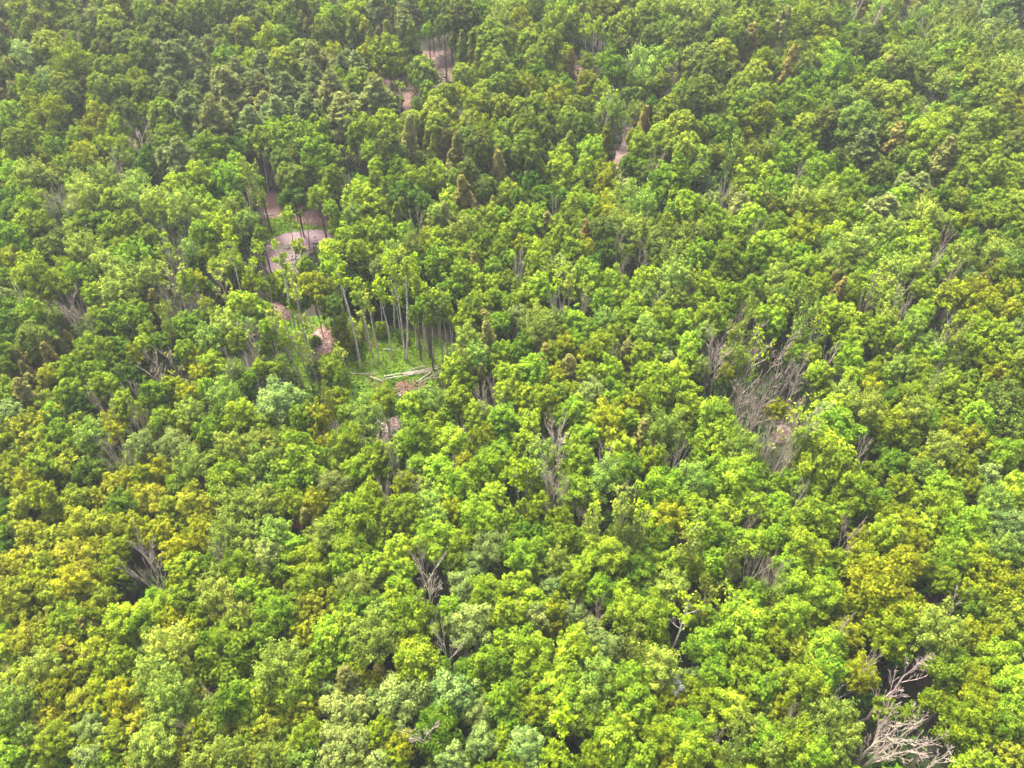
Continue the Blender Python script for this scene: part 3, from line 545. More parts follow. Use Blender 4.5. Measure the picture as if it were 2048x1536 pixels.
3 48 10 n 1 56 8 n 8 54 14 m 22 48 18 h 37 50 12 y 12 66 20 h 27 60 16 y 42 64 16 e 52 55 14 y 62 60 16 y 71 66 9 e 86 40 22 h 80 55 22 h 86 63 20 h 97 62 14 e 94 52 12 e 115 40 30 g 116 62 18 m 104 58 8 n 65 52 10 g 112 30 14 y 
25 72 14 e 46 77 16 s 58 82 16 e 70 74 14 e 28 82 18 m 43 88 14 e 16 88 12 e 5 90 14 m 44 91 14 s 14 79 10 h 78 84 18 h 70 90 12 h 98 78 12 y 95 84 15 e 90 73 7 n 120 72 10 e 112 80 9 e 122 81 12 e 114 90 16 h 92 93 12 e 84 76 12 g 104 86 8 e 5 80 14 g 125 92 10 e 76 52 8 d
T 512 1152 4.034
6 14 12 m 12 20 16 m 4 30 12 g 27 4 18 m 50 8 18 h 52 18 14 g 30 18 20 e 24 30 14 y 38 31 18 m 58 33 22 h 45 25 14 m 14 50 24 h 20 57 20 m 5 60 12 m 48 50 12 y 46 56 14 t 71 5 12 m 78 22 20 m 85 6 16 n 77 36 15 e 80 44 22 m 95 35 18 n 107 26 22 s 105 5 18 s 115 9 16 m 96 18 12 m 
124 20 14 m 116 45 18 g 125 36 10 g 73 62 26 s 98 60 24 s 112 69 16 s 45 68 24 s 24 68 14 e 7 75 16 e 26 80 16 m 44 87 24 s 18 90 12 e 62 78 13 y 73 84 13 y 90 78 22 g 112 83 16 s 97 91 16 s 122 62 14 m 122 82 12 y 6 90 12 h 60 92 10 s 62 50 8 t 125 92 10 g 12 40 10 g 86 88 10 d 92 46 10 m
T 1024 1152 4.034
4 6 14 m 22 7 14 s 30 5 12 g 44 8 14 m 43 16 12 n 31 18 13 s 11 22 14 s 22 16 12 y 3 18 10 m 56 20 18 m 60 33 14 a 46 36 16 s 70 20 18 g 66 8 14 d 80 6 14 h 10 38 20 m 31 38 20 m 25 50 16 m 72 46 18 h 87 12 16 a 97 10 14 a 108 13 14 a 112 26 24 m 98 36 18 m 100 48 14 m 118 40 16 m 120 10 14 m 
42 56 20 h 59 52 18 m 79 53 8 s 6 52 12 g 28 62 18 m 26 69 15 h 12 66 12 y 4 60 10 y 3 70 10 g 60 64 20 m 74 62 12 y 96 62 20 y 7 84 17 s 22 90 14 y 50 82 22 m 55 75 14 m 72 82 16 y 88 76 18 m 90 86 18 m 108 66 16 m 112 74 14 h 102 80 7 n 110 86 12 a 122 82 18 m 124 56 12 m 40 90 14 y 36 72 14 g 105 90 10 y 66 90 12 m 40 70 10 g
T 1536 1152 4.034
12 8 18 m 28 10 16 m 54 10 32 y 58 22 24 y 10 20 18 m 2 3 8 N 38 24 9 n 38 30 14 y 4 33 14 y 16 35 11 e 28 36 18 m 60 32 18 y 82 30 22 h 88 3 12 g 115 8 22 y 118 22 20 e 98 30 14 y 50 42 12 n 46 49 16 y 28 48 18 m 18 56 20 m 5 52 14 m 112 42 18 m 90 46 20 g 72 55 20 y 100 52 16 y 
122 56 20 m 122 68 16 m 105 62 16 y 98 76 24 y 30 72 20 h 12 70 10 n 12 82 18 m 22 88 16 m 38 80 14 h 4 66 12 y 58 66 10 g 70 70 10 g 92 88 16 y 118 90 14 e 114 74 16 m 80 62 10 y 66 40 8 g 100 18 14 d 2 88 10 h 44 90 10 g 32 60 8 n 104 90 10 m 54 86 8 g"""
BDATA = """T 512 384 2.5 0
84 141 60 46 14 1 94 139 80 76 15 1 98 135 87 78 8 .5 109 134 97 73 12 1 119 134 109 58 15 1 121 134 119 48 13 .8 130 124 125 58 12 1 142 135 138 78 13 1 136 126 131 76 12 .8 101 108 98 73 8 .8 74 100 61 55 13 1 70 102 66 60 10 .6 111 110 106 50 14 .8 153 137 148 86 14 .8 158 139 153 92 8 .5 135 126 128 70 9 .8
13 89 1 48 11 .7 44 145 26 56 10 .15 42 127 21 62 10 .2 34 130 16 41 11 1 43 72 33 43 10 .8 43 48 40 16 18 0 33 62 26 20 12 .8 32 152 14 98 12 .25 45 156 20 104 12 .2 38 156 9 96 14 .3 56 145 46 130 8 0 60 107 57 86 4 0 55 108 53 89 3 0 102 134 101 126 2 0 50 156 34 118 14 .1 27 150 12 112 12 .2 75 150 66 128 10 .4 9 32 3 2 9 .5 8 33 5 8 7 .4 82 131 76 104 5 .1 126 104 117 78 8 .5 116 118 110 80 8 .4 90 128 84 96 6 .2 128 124 126 92 5 .3 147 124 144 96 7 .5
T 1536 1152 4.034 10
50 67 80 37 14 0 45 95 82 66 16 0 42 93 68 70 12 0 48 88 62 66 12 0 78 95 93 86 10 0 90 19 95 2 5 0 60 90 84 82 14 0
T 1024 1152 4.034 8.5
78 38 88 14 18 .35 103 25 110 10 14 .4 86 18 80 5 12 .4 21 81 26 68 12 .9 
T 1024 768 4.034 8.5
41 78 41 60 8 .4 53 77 54 58 14 .5 61 82 65 62 12 .5 86 86 92 70 14 .5 20 64 20 42 14 0 20 40 24 20 16 0 109 20 116 0 14 0 119 21 127 2 12 0 3 62 1 40 8 .9 6 60 8 38 8 .9 
T 1536 768 4.034 8.5
3 42 18 10 16 .1 9 44 20 14 14 .1 7 44 28 8 12 .2 12 40 24 20 10 .3
T 512 1152 4.034 8.5
90 89 80 78 14 0 86 20 85 -2 18 0
T 1024 384 2.5 8.5
159 154 166 118 20 0 180 156 205 118 18 .1 106 62 108 44 14 0 44 98 46 72 12 .6 38 96 36 60 8 .4 54 96 60 74 14 .6 135 92 142 64 10 .6 146 90 152 62 10 .6 
T 1536 384 2.5 8.5
78 94 88 72 12 .5 84 90 96 68 12 .4 76 96 84 66 10 .2 122 88 128 74 12 .8 60 150 62 130 3 0 168 32 176 18 5 .1 130 128 148 98 14 .3 2 140 20 118 12 0 20 156 30 132 12 0 88 138 88 122 16 .7 33 118 42 96 10 .5 30 130 46 108 14 .4 
T 0 384 2.5 8.5
193 86 183 38 15 .7 184 94 173 62 12 .15 205 80 200 56 10 .4 140 70 131 44 16 .6 148 90 138 66 18 .15 158 92 156 76 14 .05 128 84 123 56 10 .4 144 150 134 130 10 .05 128 154 124 134 16 0 72 110 50 90 20 0 115 36 112 26 10 .05 131 36 126 14 18 .8 148 36 142 24 0 0 203 132 198 110 12 .05 120 118 100 104 14 .3 186 138 178 124 6 0
T 512 0 2.5 0
10 156 5 120 16 .6 85 150 74 122 16 .05 115 100 115 70 12 .3 146 44 146 28 6 .6 139 44 138 17 8 .9
T 1024 0 2.5 8.5
71 116 79 74 18 .7 92 40 100 36 0 0 97 54 99 36 14 .05 112 52 113 40 12 .1 127 74 128 56 12 .1 64 47 65 20 12 1 71 47 72 18 14 1 58 44 59 22 10 1
T 0 0 2.5 8.5
116 129 112 106 22 0 49 153 47 136 10 .2 
T 1536 0 2.5 3
120 10 124 -6 8 .2 128 11 132 -8 8 .2 134 12 140 -8 8 .2 165 18 176 -4 10 .3 172 26 184 4 10 .3 196 24 204 6 10 .2 110 20 116 4 8 .2 134 92 146 72 12 .1 183 36 190 20 8 .3"""
trees = []   # dict(code, u, v, w px)
ox = oy = 0.0; s_ = 2.5
for l in DATA.strip().splitlines():
    t = l.split()
    if t[0] == 'T': ox, oy = float(t[1]), float(t[2]); s_ = float(t[3]) if len(t) > 3 else 2.5; continue
    for i in range(0, len(t)-3, 4): trees.append(dict(c=t[i+3], u=ox+float(t[i])*s_, v=oy+float(t[i+1])*s_, w=float(t[i+2])*s_))
stems = []
for l in BDATA.strip().splitlines():
    t = l.split()
    if t[0] == 'T': ox, oy = float(t[1]), float(t[2]); s_ = float(t[3]); zb = float(t[4]); continue
    t = list(map(float, t))
    for i in range(0, len(t)-5, 6): stems.append(dict(b=(ox+t[i]*s_, oy+t[i+1]*s_), t=(ox+t[i+2]*s_, oy+t[i+3]*s_), w=t[i+4]*s_, lf=t[i+5], zb=zb))
# a tree with a traced stem replaces the same tree listed by its crown alone
def near_stem(t):
    for s in stems:
        if abs(t['u']-s['t'][0]) < 22 and abs(t['v']-s['t'][1]) < 30 and s['w'] > 15: return True
    return False
trees = [t for t in trees if not (t['c'] in 'nNa' and near_stem(t))]
def seg_dist(u, v, a, b):
    f = ((u-a[0])*(b[0]-a[0])+(v-a[1])*(b[1]-a[1]))/max(1, (b[0]-a[0])**2+(b[1]-a[1])**2); f = min(0.9, max(0.05, f))
    return math.hypot(u-a[0]-f*(b[0]-a[0]), v-a[1]-f*(b[1]-a[1]))
LONG = [q for q in stems if q['zb'] > 0 and q['lf'] < 0.3 and math.hypot(q['b'][0]-q['t'][0], q['b'][1]-q['t'][1]) > 55]
trees = [t for t in trees if t['c'] in 'nNa' or not any(seg_dist(t['u'], t['v'], q['b'], q['t']) < 0.32*t['w'] for q in LONG)]
SEEN = [(1237, 285), (1235, 318), (1240, 345), (1245, 370), (560, 500), (590, 470), (620, 448), (570, 530), (600, 500), (640, 668), (650, 690), (640, 705), (560, 622), (578, 640), (850, 770), (830, 745), (750, 770), (705, 765), (800, 750),
 (625, 620), (1875, 1204), (1862, 1190), (862, 1180), (876, 1165), (776, 862), (775, 885), (880, 135), (900, 150), (860, 110), (1155, 140), (1800, 1375), (1790, 1480), (740, 745), (690, 740)]
trees = [t for t in trees if t['c'] in 'nN' or not any(math.hypot(t['u']-a, (t['v']-b)*0.9) < 0.52*t['w'] for a, b in SEEN)]
def WF(c, v):
    return (0.97+0.17*max(0, min(1, (760-v)/500)))*(1.2 if c in 'pct' else 1.05 if c in 'oO' else 1.0)
for t in trees:
    c = t['c']; hc = KINDS[c][2]+random.uniform(-1.0, 1.0)
    pad = t['w']*0.35
    t['small'] = False
    if any(inside(z, t['u'], t['v']+0.3*t['w']) for z in (Z_GRASS, Z_GRASS1, Z_TOP)) and c not in 'nNa':
        t['small'] = True
    P, zc = on_plane(t['u'], t['v'], hc); wm = t['w']*zc/F*WF(c, t['v'])
    if t['small']: hc = wm*0.75; P, zc = on_plane(t['u'], t['v'], hc); wm = t['w']*zc/F*1.0
    lim = wm*HZ[KINDS[c][4]]*1.02
    if hc < lim: hc = lim; P, zc = on_plane(t['u'], t['v'], hc)
    t.update(x=P[0], y=P[1], hc=hc, zc=zc, wm=wm)
# gaps of the traced canopy that the photo shows closed: fill with further trees
cov = np.zeros((110, 146), bool)   # 16 px cells over -144..2192 x -128..1632
def mark(u, v, w, hz):
    cx, cy = (u+144)/16, (v+128)/16; rx, ry = w*0.5/16, w*0.5*max(0.9, hz*1.1)/16
    yy, xx = np.mgrid[0:110, 0:146]; cov[((xx+.5-cx)/rx)**2+((yy+.5-cy)/ry)**2 < 1] = True
for t in trees:
    if t['c'] not in 'nNa': mark(t['u'], t['v'], t['w']*1.13, HZ[KINDS[t['c']][4]])
rf = random.Random(11); fillers = 0
cells = [(i, j) for j in range(110) for i in range(146)]; rf.shuffle(cells)
for i, j in cells:
    if cov[j, i]: continue
    u, v = i*16-144+8, j*16-128+8
    if any(inside(z, u, v+10) for z in OPEN+[Z_HOL1, Z_HOL4]) or any(inside(z, u, v+34) for z in (Z_GRASS, Z_PAD, Z_TRACK)): continue
    if 510 < u < 640 and 400 < v < 830 or 500 < u < 900 and 600 < v < 830: continue
    if any(math.hypot(a-u, b-v) < 32 for a, b in SEEN): continue
    if any(t['c'] in 'nNa' and abs(t['u']-u) < t['w']*0.5 and -t['w']*0.5 < v-t['v'] < t['w']*0.6+10 for t in trees): continue
    if any(min(q['b'][0], q['t'][0])-22 < u < max(q['b'][0], q['t'][0])+22 and q['t'][1]-20 < v < q['b'][1]+35 for q in stems): continue
    inframe = -10 < u < 2058 and -10 < v < 1546
    if inframe and rf.random() < (0.15 if v < 500 else 0.35): cov[j, i] = True; continue
    dnear = sorted(((t['u']-u)**2+(t['v']-v)**2, k) for k, t in enumerate(trees[:1700]) if abs(t['u']-u) < 220 and abs(t['v']-v) < 220)[:5]
    cs = [trees[k]['c'] for _, k in dnear if trees[k]['c'] not in 'nNa'] or ['g']
    c = rf.choice(cs); w = rf.uniform(34, 52)*(0.75+0.5*v/1536)
    hc = KINDS[c][2]-rf.uniform(0.8, 3.5); P, zc = on_plane(u, v, hc)
    wm = w*zc/F*1.13
    trees.append(dict(c=c, u=u, v=v, w=w, x=P[0], y=P[1], hc=hc, zc=zc, wm=wm, small=False, fill=True)); fillers += 1
    mark(u, v, w*1.25, 0.8)
print("trees", len(trees), "fillers", fillers, "stems", len(stems))
# kinds past 300: the smallest in the picture go into one woods object
by = {}
for t in trees: by.setdefault(KINDS[t['c']][0], []).append(t)
for k, v in by.items():
    v.sort(key=lambda t: -(t['w']+(0 if (0 < t['u'] < 2048 and 0 < t['v'] < 1536) else -1000)-(12 if t.get('fill') else 0)))
    for i, t in enumerate(v): t['mass'] = i >= 296 or not (-30 < t['u'] < 2078 and -30 < t['v'] < 1570)
    print(k, len(v), sum(t['mass'] for t in v))

# ------------------------------------------------------------------ labels: a look, and a place found by a landmark
LM = [(590, 485, "the purple gravel pad"), (650, 685, "the pink brush heap"), (855, 775, "the crossed fallen logs"), (730, 700, "the grassy clearing"),
 (1237, 340, "the dirt track"), (880, 125, "the stump clearing"), (770, 165, "the leaning white log"), (282, 1125, "the widest bare tree"), (862, 1175, "the pink-grey bare tree"),
 (1343, 1371, "the white blossom tree"), (1187, 790, "the silver tufted tree"), (1810, 1350, "the long slanting dead trunk"), (1875, 1204, "the brown soil hollow"),
 (617, 1052, "the rust brown shrub"), (278, 293, "the white forked bare tree"), (148, 630, "the toppled bare tree"), (1275, 110, "the bare twin-topped tree"),
 (1212, 215, "the tall cream poplar"), (1105, 975, "the bleached spire tree"), (1435, 715, "the bare broom-shaped tree"), (776, 865, "the stacked poles"),
 (1900, 1440, "the tangled dead branches"), (545, 310, "the leaning edge tree"), (1030, 90, "the biggest domed oak"), (1840, 20, "the pale stem gap"),
 (420, 230, "the pine stand"), (1400, 240, "the shaded trunk gap"), (1560, 760, "the grey thicket"), (1370, 1210, "the forked pale birch"), (100, 790, "the rust-tipped cedar"),
 (1700, 560, "the leaning grey stems"), (1870, 1040, "the largest lime maple"), (1960, 470, "the slanting stem gap"), (60, 250, "the dark conifer shade"),
 (480, 980, "the yellow cedar slope"), (960, 1230, "the big silver tree"), (1500, 1170, "the whitened twig tree"), (330, 520, "the pale feathered grove"), (1700, 330, "the grey pine pair"),
 (1000, 300, "the bronze cedar row"), (700, 1420, "the three silver crowns"), (130, 1400, "the golden corner grove"), (1250, 560, "the lime poplar row"), (1480, 1330, "the blossom-side maples"),
 (1150, 470, "the dead forked tree"), (1650, 1000, "the bright slope maple")]
ORD = ["", "first", "second", "third", "fourth", "fifth", "sixth", "seventh", "eighth", "ninth", "tenth", "eleventh", "twelfth", "thirteenth", "fourteenth", "fifteenth", "sixteenth", "seventeenth", "eighteenth", "nineteenth", "twentieth"]
pending = {}
def place_words(u, v):
    d = sorted((((u-a)**2+((v-b)*1.15)**2), i) for i, (a, b, _) in enumerate(LM)); i = d[0][1]; a, b, nm = LM[i]
    dx, dy = u-a, v-b
    if dx*dx+dy*dy < 26*26: w = "at"
    elif abs(dx) > 2.2*abs(dy): w = "left of" if dx < 0 else "right of"
    elif abs(dy) > 2.2*abs(dx): w = "behind" if dy < 0 else "in front of"
    else: w = ("behind" if dy < 0 else "before")+" and "+("left of" if dx < 0 else "right of")
    return w, nm, math.sqrt(d[0][0])
def want_label(o, look, u, v, inframe=True):
    w, nm, dist = place_words(u, v); pending.setdefault((look, w, nm), []).append((dist, o))
def write_labels():
    for (look, w, nm), L in pending.items():
        L.sort(key=lambda x: x[0])
        for i, (_, o) in enumerate(L):
            o["label"] = f"{look} {w} {nm}" if len(L) == 1 else f"{look} {w} {nm}, {ORD[min(i+1, 20)]} out"
def size_word(kind, wm, med):
    r = wm/med
    return "small" if r < 0.80 else "broad" if r > 1.25 else ""
MED = {k: float(np.median([t['wm'] for t in v])) for k, v in by.items()}
GROUPS = {"maple_tree": "maples in the canopy", "broadleaf_tree": "green broadleaf trees in the canopy", "golden_tree": "yellowish trees in the canopy", "poplar_tree": "pale feathery trees in the canopy",
 "oak_tree": "domed oaks in the canopy", "willow_tree": "silvery trees in the canopy", "pine_tree": "pines in the canopy", "cedar_tree": "conical cedars in the canopy", "birch_tree": "pale-stemmed birches", "bare_tree": "bare trees"}
CAT = {"maple_tree": "maple", "broadleaf_tree": "tree", "golden_tree": "tree", "poplar_tree": "poplar", "oak_tree": "oak", "willow_tree": "tree", "pine_tree": "pine", "cedar_tree": "cedar", "birch_tree": "birch", "bare_tree": "bare tree"}
def warm(u, v):
    """weight of a yellow shift in leaf colour, rising towards the lower left corner"""
    return max(0.0, 1-math.hypot((u-150)/700, (v-1350)/650))
def leaf_color(c, t, rr):
    col = np.array(KINDS[c][3]); k = rr.uniform(-1, 1); j = rr.uniform(0.74, 1.24)
    col = col*np.array([1+0.17*k, 1+0.03*k, 1])*j
    wv = warm(t['u'], t['v']); col = col*np.array([1+0.10*wv, 1, 1])
    return tuple(np.clip(col, 0.003, 0.6))
rt = random.Random(5)
mass_trees = []
ntree = {}
for t in trees:
    c = t['c']; name, words, _, _, key = KINDS[c]
    if t.get('mass'): mass_trees.append(t); continue
    wm = t['wm']; hc = t['hc']; rz = rt.uniform(0, 6.283)
    root = empty(name, (t['x'], t['y'], 0), rz); tag(root, None, CAT[name], GROUPS[name])
    sw = size_word(name, wm, MED[name])
    look = words if c in "nN" else f"{sw} {words}".strip()
    if t['small']: look = f"low young {words}"
    want_label(root, look, t['u'], t['v'])
    if key in ('bare', 'birch'):
        if key == 'bare':
            tm, bm = rt.choice(BAREW if c == 'N' else BARE); H0, a0 = 14.0, (0.85 if c == 'N' else 0.46)
            grey = rt.choice([(0.58, 0.47, 0.38), (0.50, 0.42, 0.32), (0.62, 0.52, 0.42), (0.46, 0.35, 0.28)])
            htot = hc+wm*0.5
        else:
            tm, bm = rt.choice(BIRCH); H0, a0 = 16.0, 0.34; grey = (0.50, 0.46, 0.36); htot = hc+wm*0.45
        sx = max(0.35, wm/(H0*a0)); sz = max(htot/H0, sx*0.75)
        a = link("trunk", tm, root, grey); b = link("branches" if key == 'bare' else "crown", bm, root, grey if key == 'bare' else leaf_color(c, t, rt))
        for q in (a, b): q.scale = (sx, sx, sz)
        continue
    hi = t['w'] > 60
    crown = link("crown", rt.choice(VAR[hi][key]), root, leaf_color(c, t, rt))
    zs = rt.uniform(0.88, 1.15)
    crown.location = (0, 0, hc); crown.scale = (wm*rt.uniform(0.92, 1.08), wm*rt.uniform(0.92, 1.08), wm*zs)
    crown.rotation_euler = (rt.uniform(-.12, .12), rt.uniform(-.12, .12), 0)
    tr = 0.10+0.022*wm; near_clear = 470 < t['u'] < 920 and 370 < t['v'] < 760
    if near_clear: tr *= 0.6
    trunk = link("trunk", rt.choice(TRUNKS), root, rt.choice([(0.60, 0.55, 0.44), (0.45, 0.42, 0.33)] if near_clear else [(0.20, 0.165, 0.13), (0.27, 0.235, 0.19), (0.15, 0.12, 0.10)]))
    trunk.scale = (tr, tr, max(0.5, hc-wm*HZ[key]*0.55))
print("mass", len(mass_trees))
# the small and outlying rest of the wood, one object
def mass_mesh():
    VV, QQ, TT, CC, n = [], [], [], [], 0; r = np.random.default_rng(77); LOW = {}
    for key in VAR[False]:
        me = VAR[False][key][0]; nv = len(me.vertices); co = np.empty(nv*3, np.float32); me.vertices.foreach_get("co", co)
        npol = len(me.polygons); mi = np.empty(npol, np.int32); me.polygons.foreach_get("material_index", mi); tn = np.empty(npol, np.float32); me.attributes["tone"].data.foreach_get("value", tn)
        k = mi == 0; c4 = co.reshape(-1, 3)[:int(k.sum())*4].reshape(-1, 4, 3); LOW[key] = (c4, tn[:len(c4)])
    for t in mass_trees:
        key = KINDS[t['c']][4]; key = key if key in LOW else 'maple'; c4, tn = LOW[key]
        inf = -30 < t['u'] < 2078 and -30 < t['v'] < 1570
        m = len(c4) if inf else len(c4)//4; sel = r.permutation(len(c4))[:m]; L = c4[sel]
        cen = L.mean(1, keepdims=True); L = cen+(L-cen)*(1.0 if inf else 2.0)
        a = r.uniform(0, 6.28); ca, sa = math.cos(a), math.sin(a); Rm = np.array([[ca, -sa, 0], [sa, ca, 0], [0, 0, 1]])
        P = (L.reshape(-1, 3)*t['wm'])@Rm.T+np.array([t['x'], t['y'], t['hc']])
        VV.append(P); QQ.append(np.arange(len(P)).reshape(-1, 4)+n); n += len(P); TT.append(tn[sel])
        col = leaf_color(t['c'] if KINDS[t['c']][3] else 'g', t, rt); CC.append(np.tile(col, (m, 1)))
        sg, q = tubes([[t['x'], t['y'], 0, t['x'], t['y'], t['hc'], 0.2, 0.1]], 4); VV.append(sg); QQ.append(q+n); n += len(sg); TT.append(np.full(4, .5)); CC.append(np.tile((0.2, 0.16, 0.13), (4, 1)))
    return mesh_from("woods", np.concatenate(VV), np.concatenate(QQ), [M_LEAFATTR], None, np.concatenate(TT), np.concatenate(CC))
tag(link("woods", mass_mesh()), kind="stuff")

# ------------------------------------------------------------------ stems one can see from foot to top
def stem_tree(s, i):
    zb = s['zb']; B, _ = on_plane(*s['b'], zb); d = norm(ray(*s['t'])); o = np.array([0, 0, CAMH])
    # point on the ray to the top that lies closest to the vertical through the foot
    n = np.cross(d, [0, 0, 1.0]); n2 = np.cross([0, 0, 1.0], n); tt = np.dot(B-o, n2)/np.dot(d, n2); Tp = o+d*tt
    h = Tp[2]; rr = np.random.default_rng(3000+i)
    lean = np.array([Tp[0]-B[0], Tp[1]-B[1]])
    if zb > 0:  # the foot is hidden: carry the stem on down to the ground
        f = zb/max(h, zb+3); base = B[:2]-lean*f/(1-f)*0.8; lean = Tp[:2]-base
    else: base = B[:2]
    h = float(np.clip(h, 3.0, 27.0)); wm = s['w']*tt/F*1.05 if False else s['w']*project(Tp)[2]/F
    leafy = s['lf']; name = "birch_tree" if leafy >= 0.3 else "bare_tree" if wm > 1.0 else "dead_stub"
    root = empty(name, (base[0], base[1], 0))
    hh = h+wm*0.25 if wm > 1 else h
    if wm <= 1.0 or s['w'] < 1:
        T_, B_, tips, _ = skeleton(rr, max(h, 2.5), 0.5, 0.10, 0.5, 3, 1, 0, 0.6, lean); leafy = 0
    else:
        full = 1.0 if leafy > 0 else 1.3
        T_, B_, tips, _ = skeleton(rr, hh, wm*(0.85 if leafy >= .3 else 1.1), 0.075+0.0055*hh, 0.68 if leafy > 0.3 else 0.42, 7 if leafy >= .3 else 10, 4 if leafy >= .3 else 6, 2 if leafy >= .3 else 4, 1.5 if wm < 4 else 0.9, lean)
    bark = [(0.72, 0.66, 0.52), (0.64, 0.59, 0.46), (0.78, 0.73, 0.60)][i % 3] if leafy >= 0.3 else [(0.56, 0.47, 0.37), (0.54, 0.46, 0.34), (0.50, 0.39, 0.33)][i % 3]
    A = Acc(); V, Q = tubes(T_, 7); A.add(V, Q); link("trunk", A.mesh("trunk", [M_BARK]), root, bark)
    if len(B_):
        if leafy < 0.3: B_[:, 6:] = B_[:, 6:]*0.70+0.010
        A = Acc(); V, Q = tubes(B_, 3); A.add(V, Q); link("branches", A.mesh("branches", [M_BARK]), root, bark)
    if leafy > 0.02:
        V, Q, tn = leaf_tufts(tips, rr, 8 if leafy > .5 else 6, 0.22, 0.34, min(1, leafy*0.95)); A = Acc(); A.add(V, Q, 0, tn)
        rr2 = random.Random(i); cc = [(0.23, 0.345, 0.008), (0.20, 0.30, 0.016), (0.26, 0.33, 0.03)][i % 3]
        link("crown", A.mesh("crown", [M_LEAF]), root, cc)
    if name == "dead_stub": tag(root, None, "dead trunk", "broken trunks"); look = "broken pale dead stub"
    elif name == "birch_tree": tag(root, None, "birch", GROUPS[name]); look = ("tall leafy" if leafy > .7 else "sparse tall")+" pale-trunked birch"
    else: tag(root, None, "bare tree", GROUPS[name]); look = ("slanting" if np.hypot(*lean) > 0.3*h else "upright")+(" wide" if wm > 4.5 else " slim")+" leafless pale tree"
    want_label(root, look, *s['t'])
for i, s in enumerate(stems): stem_tree(s, i)

# ------------------------------------------------------------------ fallen logs, brush heaps, single shrubs
def log(u1, v1, u2, v2, rad, color, words, z=None, i=[0]):
    i[0] += 1; a, _ = on_plane(u1, v1, 0); b, _ = on_plane(u2, v2, 0); r = np.random.default_rng(5000+i[0])
    z0 = rad if z is None else z; a[2] = z0; b[2] = z0+r.uniform(0, 0.25); n = 6; L = np.linalg.norm(b-a); P = [a+(b-a)*k/n+np.array([0, 0, 0.02])*math.sin(k)+r.normal(0, L*0.006, 3)*(0 < k < n) for k in range(n+1)]
    o = np.array([a[0], a[1], 0]); P = [p-o for p in P]
    segs = [[*P[k], *P[k+1], rad*(1-0.6*k/n), rad*(1-0.6*(k+1)/n)] for k in range(n)]
    A = Acc(); V, Q = tubes(segs, 7); A.add(V, Q)
    br = []
    for k in range(5):
        f = r.uniform(0.4, 1); p = P[0]+(P[-1]-P[0])*f; d = norm((P[-1]-P[0]))+r.normal(0, 0.5, 3); d[2] = abs(d[2])*0.6; br.append([*p, *(p+norm(d)*r.uniform(0.6, 1.6)), rad*0.3, rad*0.1])
    root = empty("fallen_log", o); link("trunk", A.mesh("log_trunk", [M_LOG]), root, color)
    A = Acc(); V, Q = tubes(br, 4); A.add(V, Q); link("branches", A.mesh("log_branches", [M_LOG]), root, color)
    tag(root, words, "log", "fallen logs")
PALE = (0.55, 0.50, 0.43); TAN = (0.45, 0.38, 0.30)
LOGS = [((750, 1210, 940, 1222), "thin pale log lying alone at the near left of the grassy clearing"),
 ((1005, 1240, 1300, 1190), "long pale log slanting over the grass behind the brown brush heap"),
 ((1020, 1258, 1340, 1205), "pale log lying just in front of the long slanting log"),
 ((1080, 1383, 1330, 1215), "thick pale log crossing the brown brush heap, left one of the pair"),
 ((1110, 1378, 1405, 1205), "thick pale log crossing the brown brush heap, right one of the pair"),
 ((1010, 1318, 1230, 1345), "short pale log lying across the near edge of the brown brush heap"),
 ((1100, 1350, 1400, 1335), "straight grey log lying along the foot of the brown brush heap"),
 ((915, 1245, 1000, 1280), "short pale stick log between the lone log and the brush heap"),
 ((1140, 1225, 1400, 1180), "grey log in the thicket of logs at the right clearing edge"),
 ((1150, 1235, 1440, 1150), "longest grey log pointing at the dark trunks beside the clearing"),
 ((1180, 1195, 1300, 1168), "small grey log farthest back among the crossed logs"),
 ((1250, 1290, 1425, 1195), "grey log resting above the brown brush heap's far side"),
 ((1000, 1045, 1100, 1055), "thin pale stick log at the foot of the clearing birches"),
 ((160, 112, 262, 100), "white log on the bare red soil beyond the purple gravel pad"),
 ((1330, 1250, 1450, 1230), "short grey log at the right end of the crossed logs"),
 ((60, 118, 170, 104), "pale log half under trees left of the bare red soil")]
for j, (q, wd) in enumerate(LOGS):
    (a, b), (c, d) = C5([(q[0], q[1]), (q[2], q[3])]); log(a, b, c, d, 0.17 if "thick" in wd else 0.11, PALE if ("pale" in wd or "white" in wd) else TAN, wd, 0.25+0.06*(j % 4) if 1 <= j <= 11 else None)
for (q, wd) in [((985, 755, 1035, 685), "leaning white log at the far stump clearing"), ((958, 650, 980, 712), "split orange-brown log lying left in the stump clearing"), ((978, 590, 1000, 665), "upper pale log lying in the stump clearing"), ((1420, 600, 1560, 620), "thin log at the right side of the stump clearing"), ((1460, 440, 1580, 470), "pale log at the forest edge of the stump clearing"), ((1480, 640, 1560, 610), "short log among debris at the stump clearing's near edge")]:
    log(512+q[0]/4, q[1]/4, 512+q[2]/4, q[3]/4, 0.2, (0.55, 0.40, 0.30) if "orange" in wd else PALE, wd)
for (q, wd) in [((600, 200, 722, 285), "topmost grey pole stacked in the small tree gap"), ((596, 212, 715, 300), "middle grey pole stacked in the small tree gap"), ((600, 190, 690, 262), "shortest grey pole stacked in the small tree gap")]:
    log(512+q[0]/2.479, 768+q[1]/2.479, 512+q[2]/2.479, 768+q[3]/2.479, 0.1, PALE, wd, 1.0)
